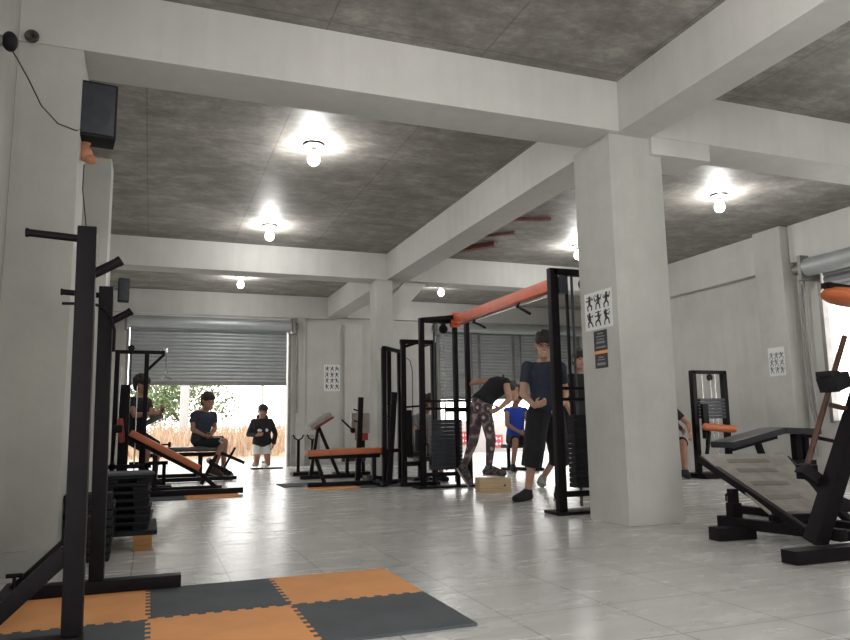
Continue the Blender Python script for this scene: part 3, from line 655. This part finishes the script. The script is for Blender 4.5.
t.part('height_post', 'black', B().box((3.86, 4.13, .2), (.055, .055, .25)).box((3.86, 4.13, .18), (.075, .075, .1)))
t.part('hook', 'black', B().path([(3.83, 4.1, .30), (3.79, 4.1, .30), (3.77, 4.1, .29), (3.77, 4.1, .25)], .008))
t.part('main_upright', 'black', B().bar((3.80, 3.42, .06), (4.75, 3.40, 1.75), .10, .10))
t.part('sled_rod', 'rod', B().tube((3.93, 3.55, .50), (4.34, 3.52, 1.35), .018))
t.part('rod_clamp', 'black', B().bar((3.88, 3.55, .50), (4.05, 3.5, .36), .09, .07).box((3.93, 3.55, .47), (.08, .1, .09)))
t.part('plate_peg', 'rod', B().tube((4.07, 3.45, .89), (4.35, 3.45, .84), .017))
t.part('sled_block', 'blackm', B().box((4.18, 3.5, 1.04), (.14, .14, .10), ry=-.3).box((4.13, 3.5, 1.09), (.08, .12, .04)))
t.part('top_arm', 'black', B().bar((4.06, 3.40, 1.66), (4.72, 3.40, 1.62), .06, .035))
t.part('shoulder_pad', 'orange', B().ell((4.24, 3.40, 1.59), (V((.19, 0, -.03)), V((0, .12, 0)), V((.01, 0, .055)))))
t.part('seat_tube', 'black', B().bar((4.15, 3.62, .24), (4.5, 3.5, .2), .05).bar((4.2, 3.6, .3), (4.55, 3.45, .12), .04))
# the black padded bench behind it
t = T('adjustable_bench', 'black padded adjustable bench standing behind the grey leg press platform', 'gym equipment', (4.9, 4.95, 0))
t.part('backrest', 'padb', B().bar((4.50, 4.90, .60), (5.1, 4.92, .71), .26, .055, bev=.022))
t.part('seat', 'padb', B().bar((5.12, 4.92, .71), (5.52, 4.92, .695), .26, .055, bev=.022))
t.part('frame', 'black', B().bar((4.55, 4.9, .555), (5.1, 4.9, .66), .04).box((5.35, 4.92, .36), (.07, .06, .66)).box((5.45, 4.92, .52), (.05, .05, .30)).bar((4.9, 4.92, .63), (5.12, 4.92, .06), .045).bar((5.4, 4.9, .67), (5.8, 4.9, .60), .03))
t.part('base', 'black', B().box((5.22, 4.92, .035), (.75, .07, .06)).box((4.88, 4.92, .035), (.07, .45, .06)).box((5.58, 4.92, .035), (.07, .45, .06)).box((5.32, 4.88, .42), (.3, .1, .06)))

# ------------------------------------------------------------------ people
DG = None
def remeshed(b, vox, sm=3):
    """weld overlapping closed pieces into one continuous surface"""
    bmesh.ops.recalc_face_normals(b.bm, faces=b.bm.faces[:])
    me = bpy.data.meshes.new('tmp'); b.bm.to_mesh(me); b.bm.free()
    o = bpy.data.objects.new('tmp', me); COL.objects.link(o)
    r = o.modifiers.new('r', 'REMESH'); r.mode = 'VOXEL'; r.voxel_size = vox
    s = o.modifiers.new('s', 'SMOOTH'); s.factor = .5; s.iterations = sm
    dg = bpy.context.evaluated_depsgraph_get(); dg.update()
    m2 = bpy.data.meshes.new_from_object(o.evaluated_get(dg))
    out = B(); out.bm.from_mesh(m2)
    bpy.data.objects.remove(o); bpy.data.meshes.remove(me); bpy.data.meshes.remove(m2)
    return out
def person(label, J, look, skin='skin', hair='hair', shirt='navy', sleeve=.55, bottom='shorts', bcol='blk', bfrac=.95, loose=1.0,
           shoes='blk', sole='soleg', vox=.009, base=None, group=None, glasses=False, w=1.0, shoulder_hide=False, hood=False, longhair=False, legs=True, smile=False, hs=1.1):
    J = {k: V(v) for k, v in J.items()}
    t = T('person', label, 'person', base, group)
    lp = (J['hL'] - J['hR']).normalized(); lc = (J['sL'] - J['sR']).normalized()
    spine = [J['pel'], J['pel'].lerp(J['nek'], .35), J['pel'].lerp(J['nek'], .7), J['nek']]
    if 'mid' in J: spine[1] = J['mid']
    if 'che' in J: spine[2] = J['che']
    def sp(q):
        q = max(0, min(q, 1)) * 3; i = min(int(q), 2); return spine[i].lerp(spine[i + 1], q - i)
    def torso(b, q0, g, q1=1.0, drop=True):
        prof = [(-.14, .09, .075), (-.06, .145, .105), (.03, .158, .112), (.14, .150, .104), (.30, .135, .094), (.48, .145, .102), (.66, .160, .110), (.80, .165, .102), (.90, .140, .085), (.965, .085, .065), (1.0, .056, .056)]
        R = []
        for q, a, d in prof:
            if q < q0 - .001 or q > q1 + .001: continue
            tan = (sp(q + .08) - sp(q - .08)).normalized() if 0 <= q <= 1 else ((sp(.12) - sp(0)).normalized())
            lat = lp.lerp(lc, max(0, min(1, q))).normalized(); fw = lat.cross(tan).normalized(); lat = tan.cross(fw).normalized() * -1
            lat = lat if lat.dot(lp.lerp(lc, .5)) > 0 else -lat
            c = sp(q) + (tan * q * .5 if q < 0 else V((0, 0, 0)))
            R.append([c + lat * math.cos(x) * (a * w + g) + fw * math.sin(x) * (d * w + g) for x in [2 * PI * k / 18 for k in range(18)]])
        b.rings(R)
    # head frame
    h = J['hed']; f = V(look).normalized(); up = (h - J['nek']).normalized() if 'hup' not in J else J['hup'].normalized()
    l = up.cross(f).normalized() ; up = f.cross(l).normalized()
    l = l * hs; f = f * hs; up = up * hs
    b = B()
    torso(b, -.14, 0)
    b.cap(J['nek'] - up * .05, h - up * .05 - f * .01, .056, .052)
    b.ell(h + up * .032 - f * .008, (l * .076, f * .094, up * .088)); b.ell(h - up * .03 + f * .018, (l * .062, f * .074, up * .082))
    b.ell(h - up * .085 + f * .045, (l * .035, f * .035, up * .026))
    b.ell(h - up * .012 + f * .096, (l * .013, f * .018, up * .026)); b.ell(h + up * .022 + f * .082, (l * .05, f * .014, up * .01))
    for q in (-1, 1): b.ell(h + l * .076 * q - up * .002 - f * .005, (l * .012, f * .02, up * .032))
    for s in 'RL':
        S, E, W = J['s' + s], J['e' + s], J['w' + s]
        b.ell(S, (V((.055, 0, 0)), V((0, .055, 0)), V((0, 0, .055)))); b.cap(sp(.86), S, .05, .05)
        b.cap(S, E, .048 * w, .037); b.cap(E, W, .039, .026); b.cap(E.lerp(W, .1), E.lerp(W, .45), .041, .035)
        hd = (J['f' + s] - W).normalized() if 'f' + s in J else (W - E).normalized()
        # palm, four fingers with two bends, thumb from the side near the wrist
        tow = (sp(.5) - W); pn = (tow - hd * tow.dot(hd)).normalized(); sd = hd.cross(pn).normalized()
        if sd.z < 0: sd = -sd
        b.ell(W + hd * .045, (sd * .037, pn * .017, hd * .048))
        for k, (o, L) in enumerate(((.027, .060), (.009, .069), (-.010, .064), (-.028, .050))):
            p = W + hd * .078 + sd * o * 1.05; q = p + (hd * .9 + pn * .35 + sd * o * 1.5).normalized() * L * .5
            q2 = q + (hd * .55 + pn * .8).normalized() * L * .35; q3 = q2 + (hd * .1 + pn * 1).normalized() * L * .22
            b.cap(p - hd * .02, q, .0095, .009, n=8); b.cap(q, q2, .009, .008, n=8); b.cap(q2, q3, .008, .007, n=8)
        p = W + hd * .025 + sd * .03; q = p + (hd * .6 + sd * .6 + pn * .4).normalized() * .04; b.cap(p, q, .013, .011, n=8); b.cap(q, q + (hd * .8 + pn * .5).normalized() * .03, .011, .009, n=8)
    if legs:
        for s in 'RL':
            Hh, K, A_, To = J['h' + s], J['k' + s], J['a' + s], J['t' + s]
            b.cap(Hh, K, .080 * w, .054); b.cap(K, A_, .054, .036); b.cap(K.lerp(A_, .15), K.lerp(A_, .45), .054, .046)
            b.cap(A_, To.lerp(A_, .4) - V((0, 0, .0)), .036, .032); b.cap(To.lerp(A_, .4), To, .034, .028)
    body = t.part('body', skin, remeshed(b, vox))
    # clothing
    if shirt:
        b = B(); torso(b, -.14 if sleeve > .3 else -.06, .024, .965)
        for s in 'RL':
            S, E, W = J['s' + s], J['e' + s], J['w' + s]
            b.ell(S, (V((.060, 0, 0)), V((0, .060, 0)), V((0, 0, .058))))
            b.cap(sp(.84), S, .06, .06)
            if sleeve > 1.0: b.cap(S, E, .062, .052); b.cap(E, E.lerp(W, sleeve - 1), .052, .04, flat1=True)
            elif sleeve > 0: b.cap(S, S.lerp(E, sleeve), .061, .056, flat1=True)
        if hood: b.cap(J['nek'] + up * .0 - f * .03 + l * .04, J['nek'] + up * .0 - f * .03 - l * .04, .075, .075)
        t.part('hoodie' if hood else 'shirt', shirt, remeshed(b, vox * 1.15))
    if legs:
        b = B(); torso(b, -.14, .014, .14)
        for s in 'RL':
            Hh, K, A_ = J['h' + s], J['k' + s], J['a' + s]
            g = .022 * loose
            if bottom == 'leggings':
                b.cap(Hh, K, .090, .062); b.cap(K, K.lerp(A_, .9), .062, .042, flat1=True); b.cap(K.lerp(A_, .1), K.lerp(A_, .45), .062, .052)
                b.ell(Hh + (J['pel'] - Hh) * .4, (lp * .11, lp.cross(V((0, 0, 1))) * .12, V((0, 0, .11))))
            elif bfrac > 1: b.cap(Hh, K, .085 + g, .070 + g); b.cap(K, K.lerp(A_, bfrac - 1), .070 + g, .066 + g, flat1=True)
            else: b.cap(Hh, Hh.lerp(K, bfrac), .085 + g, .068 + g, flat1=True)
        t.part(bottom, bcol, remeshed(b, vox * 1.15))
        for s in 'RL':
            A_, To = J['a' + s], J['t' + s]; K = J['k' + s]
            if shoes is None: continue
            d = (To - A_); leg = (A_ - K).normalized(); d = (d - leg * d.dot(leg) * .0).normalized(); dn = (leg - d * leg.dot(d)).normalized()
            heel = A_ + leg * .045 - d * .035; toe = To
            side = d.cross(dn).normalized()
            b = B(); b.cap(A_ - leg * .035, A_ + leg * .03, .050, .052, flat0=True)
            b.cap(heel, heel.lerp(toe, .6), .046, .050); b.cap(heel.lerp(toe, .6), toe, .050, .040); b.cap(A_ + leg * .0, heel.lerp(toe, .7) - dn * .012, .052, .042)
            sh = t.part('shoe', shoes, remeshed(b, .01))
            b = B(); pr = []
            sd_ = (heel.lerp(toe, .5) - A_); dnn = dn
            for q, a in ((-.10, .025), (.0, .040), (.35, .040), (.7, .050), (.95, .045), (1.12, .026)):
                c = heel.lerp(toe, q) + dnn * .036; pr.append([c + side * a, c - side * a, c - side * a + dnn * .018, c + side * a + dnn * .018])
            b.rings(pr); t.part('sole', sole, b, sh)
    # hair and face
    b = B(); b.ell(h + up * .050 - f * .018, (l * .086, f * .100, up * .084)); b.ell(h + up * .0 - f * .045, (l * .080, f * .065, up * .085))
    b.ell(h + up * .060 + f * .008, (l * .090, f * .098, up * .076))
    r = random.Random(label)
    if longhair != 'short':
        for k in range(26):
            a = r.uniform(0, 2 * PI); e = r.uniform(.15, 1.4)
            b.ell(h + up * (.055 + .085 * math.sin(e)) + (l * math.cos(a) + f * math.sin(a)) * .088 * math.cos(e) - f * .015, (l * .02, f * .02, up * .018))
    if longhair is True: b.cap(h + up * .05 - f * .1, h + up * .02 - f * .17, .03, .022); b.cap(h + up * .02 - f * .17, h + up * .1 - f * .2, .025, .012)
    t.part('hair', hair, remeshed(b, .008, 1))
    for q in (-1, 1):
        b = B().ell(h + f * .083 + l * .030 * q + up * .004, (l * .012, f * .006, up * .006)); t.part('eye', 'eye', b)
    t.part('eyebrows', hair, B().bar(h + f * .094 + l * .045 + up * .026, h + f * .098 + l * .015 + up * .028, .006).bar(h + f * .094 - l * .045 + up * .026, h + f * .098 - l * .015 + up * .028, .006))
    t.part('mouth', 'teeth' if smile else 'lip', B().ell(h + f * .086 - up * .053, (l * (.016 if smile else .024), f * .008, up * (.005 if smile else .008))))
    if glasses:
        b = B()
        for q in (-1, 1):
            c = h + f * .108 + l * .033 * q + up * .004
            b.path([c + l * .027 * math.cos(a) + up * .019 * math.sin(a) for a in [2 * PI * k / 14 for k in range(15)]], .0028, 6)
            b.bar(c + l * .026 * q, h + l * .082 * q + up * .006 - f * .01, .004)
        b.bar(h + f * .11 + l * .008 + up * .008, h + f * .11 - l * .008 + up * .008, .004)
        t.part('glasses', 'frame', b)
    return t, l, f, up

# young man standing with glasses
JM = dict(hed=(3.92, 6.76, 1.62), nek=(3.95, 6.84, 1.49), che=(3.97, 6.87, 1.25), pel=(3.98, 6.9, .95), sR=(3.755, 6.86, 1.41), sL=(4.20, 6.9, 1.41),
    eR=(3.69, 6.86, 1.12), eL=(4.27, 6.95, 1.12), wR=(3.72, 6.66, .98), wL=(4.05, 6.74, .94), fR=(3.80, 6.58, 1.02), fL=(3.95, 6.66, .90),
    hR=(3.88, 6.88, .90), hL=(4.08, 6.92, .90), kR=(3.77, 6.83, .47), kL=(4.13, 6.9, .49), aR=(3.72, 6.88, .09), aL=(4.17, 7.0, .09), tR=(3.53, 6.79, .045), tL=(4.05, 6.84, .045))
t, l, f, up = person('smiling young man in glasses, navy T-shirt and long black shorts, standing by the cable tower', JM, (-.55, -1, -.06), skin='skinl', shirt='navy', sleeve=.6,
    bcol='blk', bfrac=1.30, loose=2.0, shoes='blk', sole='soleg', vox=.0075, base=(3.93, 6.9, 0), glasses=True, smile=True, hs=1.18, w=1.08)
# woman bending forward on the pine box
JW = dict(hed=(4.27, 8.22, 1.20), nek=(4.20, 8.24, 1.31), hup=(.7, .1, -.6), mid=(3.97, 8.3, 1.17), che=(4.07, 8.27, 1.27), pel=(3.88, 8.3, 1.08), sR=(4.13, 8.11, 1.32), sL=(4.13, 8.43, 1.35),
    eR=(4.12, 8.0, 1.10), eL=(4.00, 8.6, 1.36), wR=(3.98, 7.98, 1.00), wL=(3.97, 8.80, 1.34), fR=(3.88, 8.0, .95), fL=(4.0, 8.88, 1.35),
    hR=(3.87, 8.19, 1.0), hL=(3.87, 8.39, 1.0), kR=(3.91, 8.12, .62), kL=(3.81, 8.42, .60), aR=(3.88, 8.14, .27), aL=(3.70, 8.50, .27), tR=(4.05, 8.08, .215), tL=(3.80, 8.52, .075))
person('woman in black top and floral leggings bending forward with one foot on the pine box', JW, (.55, -.1, -.75), skin='skinl', shirt='blk', sleeve=.1, bottom='leggings', bcol='leggings',
    shoes='shoep', sole='sole', vox=.0075, base=(3.88, 8.3, 0), w=1.0, longhair=True, hs=1.15)
# man in blue tank top, seated
JB = dict(hed=(6.03, 11.42, 1.25), nek=(6.03, 11.5, 1.12), che=(6.05, 11.55, .93), pel=(6.08, 11.62, .56), sR=(5.86, 11.5, 1.04), sL=(6.21, 11.5, 1.04),
    eR=(5.80, 11.38, .79), eL=(6.22, 11.38, .79), wR=(5.93, 11.2, .67), wL=(6.08, 11.2, .67), fR=(6.0, 11.13, .62), fL=(6.03, 11.13, .63),
    hR=(5.98, 11.58, .52), hL=(6.17, 11.58, .52), kR=(5.86, 11.2, .52), kL=(6.18, 11.2, .52), aR=(5.80, 11.22, .09), aL=(6.18, 11.28, .09), tR=(5.74, 11.05, .045), tL=(6.2, 11.1, .045))
person('person in a blue tank top sitting with clasped hands, seen behind the pine box', JB, (-.45, -1, -.3), shirt='blue', sleeve=0, bcol='blk', bfrac=.9, vox=.01, base=(6.05, 11.5, 0))
# seated man in navy on the flat bench
JS = dict(hed=(.87, 12.42, 1.24), nek=(.83, 12.47, 1.10), che=(.80, 12.48, .95), pel=(.77, 12.5, .61), sR=(.66, 12.40, 1.03), sL=(.98, 12.56, 1.03),
    eR=(.64, 12.33, .80), eL=(1.0, 12.56, .80), wR=(.82, 12.25, .70), wL=(.93, 12.34, .71), fR=(.92, 12.22, .67), fL=(.90, 12.26, .67),
    hR=(.76, 12.40, .58), hL=(.82, 12.58, .58), kR=(1.10, 12.24, .60), kL=(1.16, 12.50, .60), aR=(.98, 12.20, .16), aL=(1.14, 12.42, .14), tR=(1.08, 12.08, .085), tL=(1.26, 12.3, .06))
t, l, f, up = person('man in navy T-shirt and black shorts sitting on the black flat bench', JS, (.55, -1, -.05), shirt='navy', sleeve=.55, bcol='blk', bfrac=.95, vox=.01, shoes='rod', base=(.85, 12.4, 0), hs=1.18, w=1.15)
t.part('shorts_stripe', 'white', B().path([(.95, 12.215, .665), (1.02, 12.17, .675), (1.08, 12.145, .655), (1.04, 12.15, .61), (1.10, 12.14, .575)], .010))
# kneeling man in black hoodie
JK = dict(hed=(2.14, 15.10, 1.13), nek=(2.14, 15.16, 1.02), che=(2.14, 15.17, .84), pel=(2.15, 15.2, .50), sR=(1.97, 15.16, .94), sL=(2.31, 15.16, .94),
    eR=(1.88, 15.22, .68), eL=(2.42, 15.2, .68), wR=(2.02, 15.02, .66), wL=(2.36, 15.05, .46), fR=(2.10, 14.98, .68), fL=(2.33, 15.0, .38),
    hR=(2.06, 15.2, .45), hL=(2.24, 15.2, .45), kR=(2.03, 15.1, .08), kL=(2.26, 15.1, .08), aR=(2.05, 15.45, .07), aL=(2.27, 15.45, .07), tR=(2.05, 15.58, .055), tL=(2.27, 15.58, .055))
t, l, f, up = person('man in black hoodie and white shorts kneeling in the open shutter doorway', JK, (-.2, -1, -.05), shirt='blk', sleeve=1.95, hood=True, bcol='white', bfrac=.5, vox=.01, base=(2.14, 15.2, 0), longhair='short', hs=1.2, w=1.12)
t.part('chest_print', 'white', B().ell((2.08, 15.045, .76), (V((.05, .0, 0)), V((0, .012, 0)), V((0, 0, .03)))).ell((2.22, 15.045, .76), (V((.03, .0, 0)), V((0, .012, 0)), V((0, 0, .035)))))
one('floor_board', 'thin dark board on the floor in front of the kneeling man', 'board', 'black', B().box((2.2, 14.85, .014), (.62, .26, .028)), (2.2, 14.85, 0))
one('trainer', 'white and black shoe standing on the dark board before the kneeling man', 'shoe', 'white', B().cap((2.15, 14.92, .075), (2.17, 14.78, .062), .05, .036).cap((2.15, 14.93, .09), (2.15, 14.93, .16), .045, .042, flat1=True).box((2.16, 14.85, .038), (.09, .26, .02), bev=.008), (2.15, 14.85, .028))
# man at the pulldown machine
JL = dict(hed=(-.13, 10.9, 1.42), nek=(-.16, 10.92, 1.28), che=(-.17, 10.95, 1.1), pel=(-.2, 11.0, .74), sR=(-.28, 10.82, 1.20), sL=(-.05, 11.06, 1.20),
    eR=(-.2, 10.65, 1.0), eL=(.02, 10.95, .99), wR=(.0, 10.62, 1.02), wL=(.12, 10.85, 1.05), hR=(-.24, 10.92, .70), hL=(-.14, 11.08, .70), kR=(-.02, 10.62, .56), kL=(.1, 10.9, .56), aR=(-.08, 10.6, .12), aL=(.08, 10.95, .09), tR=(.04, 10.48, .1), tL=(.2, 10.85, .045))
person('dark-haired person in black, mostly hidden behind the pulldown machine posts', JL, (1, -.35, -.1), shirt='blk', sleeve=.5, vox=.011, base=(-.15, 10.9, 0))
# person behind the far weight stack
JF = dict(hed=(3.88, 10.2, 1.12), nek=(3.86, 10.25, .99), che=(3.84, 10.28, .82), pel=(3.80, 10.3, .48), sR=(3.68, 10.25, .90), sL=(4.0, 10.3, .90),
    eR=(3.62, 10.1, .70), eL=(4.06, 10.15, .70), wR=(3.68, 9.9, .62), wL=(3.95, 9.92, .62), hR=(3.72, 10.28, .44), hL=(3.9, 10.3, .44), kR=(3.68, 9.88, .50), kL=(3.94, 9.88, .50), aR=(3.68, 9.85, .09), aL=(3.94, 9.85, .09), tR=(3.66, 9.7, .045), tL=(3.96, 9.7, .045))
person('person in grey with dark hair seated behind the weight stack of the left cable tower', JF, (-.2, -1, -.1), shirt='grey', sleeve=.6, vox=.011, base=(3.85, 10.2, 0))
one('stool', 'low black seat under the person behind the left cable tower', 'stool', 'black', B().box((3.81, 10.36, .345), (.3, .3, .05), bev=.02).box((3.81, 10.36, .16), (.07, .07, .32)).box((3.81, 10.36, .02), (.34, .34, .04)), (3.81, 10.36, 0))
# person hidden behind the near tower, arm and leg showing
JH = dict(hed=(5.15, 8.0, 1.60), nek=(5.15, 8.08, 1.46), che=(5.15, 8.1, 1.24), pel=(5.12, 8.15, .93), sR=(4.97, 8.05, 1.37), sL=(5.33, 8.1, 1.37),
    eR=(4.90, 8.0, 1.10), eL=(5.42, 8.05, 1.10), wR=(4.90, 7.85, .90), wL=(5.40, 7.9, .88), hR=(5.02, 8.15, .88), hL=(5.22, 8.15, .88), kR=(4.93, 8.2, .48), kL=(5.24, 8.15, .48), aR=(4.78, 8.42, .1), aL=(5.26, 8.25, .09), tR=(4.70, 8.27, .045), tL=(5.22, 8.08, .045))
person('person in black mostly hidden behind the near cable tower, arm and bare shin showing', JH, (-.2, -1, 0), skin='skinl', shirt='blk', sleeve=.4, bcol='blk', bfrac=.9, vox=.011, shoes='soleg', base=(5.1, 8.1, 0))
# person seated at the far right machine
JR = dict(hed=(7.12, 9.0, 1.18), nek=(7.18, 8.95, 1.06), che=(7.24, 8.9, .90), pel=(7.24, 8.95, .5), sR=(7.20, 8.78, .98), sL=(7.30, 9.05, .96),
    eR=(7.34, 8.62, .76), eL=(7.42, 8.95, .74), wR=(7.22, 8.45, .62), wL=(7.3, 8.7, .66), hR=(7.2, 8.85, .47), hL=(7.24, 9.03, .47), kR=(7.1, 8.48, .50), kL=(7.1, 8.8, .5), aR=(7.12, 8.5, .09), aL=(7.1, 8.8, .09), tR=(7.05, 8.36, .045), tL=(7.0, 8.66, .045))
person('person in a black T-shirt at the far right machine, mostly hidden by the centre column', JR, (-.6, -1, -.4), skin='skin', shirt='blk', sleeve=.6, vox=.011, base=(7.2, 8.9, 0))
one('stool', 'low black seat under the person at the far right machine', 'stool', 'black', B().box((7.27, 9.0, .37), (.3, .3, .05), bev=.02).box((7.27, 9.0, .18), (.07, .07, .34)).box((7.27, 9.0, .02), (.34, .34, .04)), (7.27, 9.0, 0))

# ------------------------------------------------------------------ outside
struct('ground_outside', 'pave', B().box((6, 20.9, -.12), (60, 10.2, .2), bev=0))
gb = B(); n = 40; G = []
r = random.Random(3)
for i in range(n + 1):
    G.append([gb.bm.verts.new((-16 + i * 1.4, 20.2 + j * 1.6, -.03 + .55 * (1 - math.exp(-j * .45)) + (r.uniform(-.06, .06) if j else 0))) for j in range(14)])
for i in range(n):
    for j in range(13): gb.bm.faces.new((G[i][j], G[i + 1][j], G[i + 1][j + 1], G[i][j + 1]))
struct('earth_bank', 'earth', gb)
def blades(x0, x1, y0, y1, cnt, h0, h1, seed):
    b = B(); r = random.Random(seed)
    for _ in range(cnt):
        x, y = r.uniform(x0, x1), r.uniform(y0, y1); h = r.uniform(h0, h1); a = r.uniform(0, PI); w = r.uniform(.012, .03)
        j = (y - 20.2) / 1.6; z = -.03 + .55 * (1 - math.exp(-j * .45)) - .08
        lx, ly = r.uniform(-.25, .25) * h, r.uniform(-.2, .2) * h; c, s_ = math.cos(a) * w, math.sin(a) * w
        v = [b.bm.verts.new(p) for p in ((x - c, y - s_, z), (x + c, y + s_, z), (x + lx * .5 + c * .7, y + ly * .5 + s_ * .7, z + h * .6), (x + lx, y + ly, z + h), (x + lx * .5 - c * .7, y + ly * .5 - s_ * .7, z + h * .6))]
        b.bm.faces.new(v)
    return b
g = link_mesh('dry_grass', blades(-5, 9, 20.6, 27, 9000, .2, .85, 5), 'grass'); g['kind'] = 'stuff'; g['label'] = 'tall dry orange-brown grass outside the shutter doorway'; g['category'] = 'grass'
def tree(x, y, h, cr, label, cnt, z0=.3):
    t = T('tree', label, 'tree', (x, y, z0), 'trees outside the doorways'); r = random.Random(int(x * 10))
    tb = B().path([(x, y, z0), (x + .1, y, z0 + h * .3), (x, y + .1, z0 + h * .6)], .09)
    tops = []
    for k in range(7):
        a = r.uniform(0, 2 * PI); p = V((x + math.cos(a) * cr * .6, y + math.sin(a) * cr * .5, z0 + h * r.uniform(.5, .9))); tops.append(p)
        tb.path([(x, y, z0 + h * .3), V((x, y, z0 + h * .45)).lerp(p, .5), p], .03)
    t.part('trunk', 'bark', tb); b = B()
    for _ in range(cnt):
        c = r.choice(tops); d = V((r.gauss(0, 1), r.gauss(0, 1), r.gauss(0, .8))).normalized() * cr * .55 * r.random() ** .4
        p = c + d; u = V((r.uniform(-1, 1), r.uniform(-1, 1), r.uniform(-1, 1))).normalized(); w = u.cross(V((.3, .5, .8))).normalized(); s = r.uniform(.05, .1)
        b.bm.faces.new([b.bm.verts.new(q) for q in (p - u * s, p + w * s * .5, p + u * s, p - w * s * .5)])
    t.part('foliage', 'leaf', b); return t
tree(1.0, 27.0, 2.4, 1.7, 'bushy green tree outside behind the seated man in navy', 3800)
tree(-1.3, 25.5, 1.0, .8, 'low green bush outside at the left of the shutter doorway', 1000)
tree(17.5, 8.2, 3.6, 1.5, 'thin leafed tree outside the right-hand opening', 500, 0)
one('utility_post', 'pale upright post outside in front of the green tree', 'post', 'pale', B().tube((1.0, 24.4, .3), (1.0, 24.4, 5), .14, n=16), (1.0, 24.4, .3), )
one('utility_post', 'thin pale post outside behind the kneeling man', 'post', 'pale', B().tube((3.05, 21.6, .1), (3.05, 21.6, 5), .05, n=16), (3.05, 21.6, .1))
t = T('boundary_fence', 'pale low fence with red lettered panels outside the wide shutter', 'fence', (10, 20, 0))
t.part('fence_panel', 'fencew', B().box((10, 20.05, .45), (9, .08, .95)))
for x, z in ((7.6, .52), (8.75, .42), (9.1, .85), (9.85, .3), (7.2, .9)):
    s_ = t.part('red_panel', 'signr', B().box((x, 19.99, z), (.34, .03, .38)))
    b = B()
    for k in range(4): b.box((x + (k % 2 - .5) * .12, 19.97, z + (k // 2 - .5) * .16), (.08, .012, .02), bev=0).box((x + (k % 2 - .5) * .12 + .02, 19.97, z + (k // 2 - .5) * .16), (.018, .012, .09), bev=0)
    t.part('lettering', 'paper', b, s_)

# ------------------------------------------------------------------ world, camera, view
w = bpy.data.worlds.new('overcast'); bpy.context.scene.world = w; w.use_nodes = True
bg = w.node_tree.nodes['Background']; bg.inputs['Color'].default_value = (1, .98, .95, 1); bg.inputs['Strength'].default_value = 5.2
cd = bpy.data.cameras.new('camera'); cam = bpy.data.objects.new('camera', cd); COL.objects.link(cam)
cd.sensor_fit = 'HORIZONTAL'; cd.sensor_width = 36; cd.lens = 723.79 / 850 * 36; cd.clip_start = .05; cd.clip_end = 200
R = Matrix(((0.9360039525875029, -0.036279222968507864, -0.3501148650391369), (-0.35164055388520055, -0.14065622155408022, -0.9255078325986436), (-0.015669129008375096, 0.9893935745288276, -0.14441202538981343)))
cam.matrix_world = Matrix.Translation((0, 0, .8)) @ R.to_4x4()
sc = bpy.context.scene; sc.camera = cam
sc.view_settings.view_transform = 'Standard'; sc.view_settings.look = 'None'; sc.view_settings.gamma = 1; sc.view_settings.use_curve_mapping = False
sc.view_settings.exposure = 0.03
sc.cycles.use_denoising = True; sc.cycles.max_bounces = 8; sc.cycles.diffuse_bounces = 5; sc.cycles.sample_clamp_indirect = 6
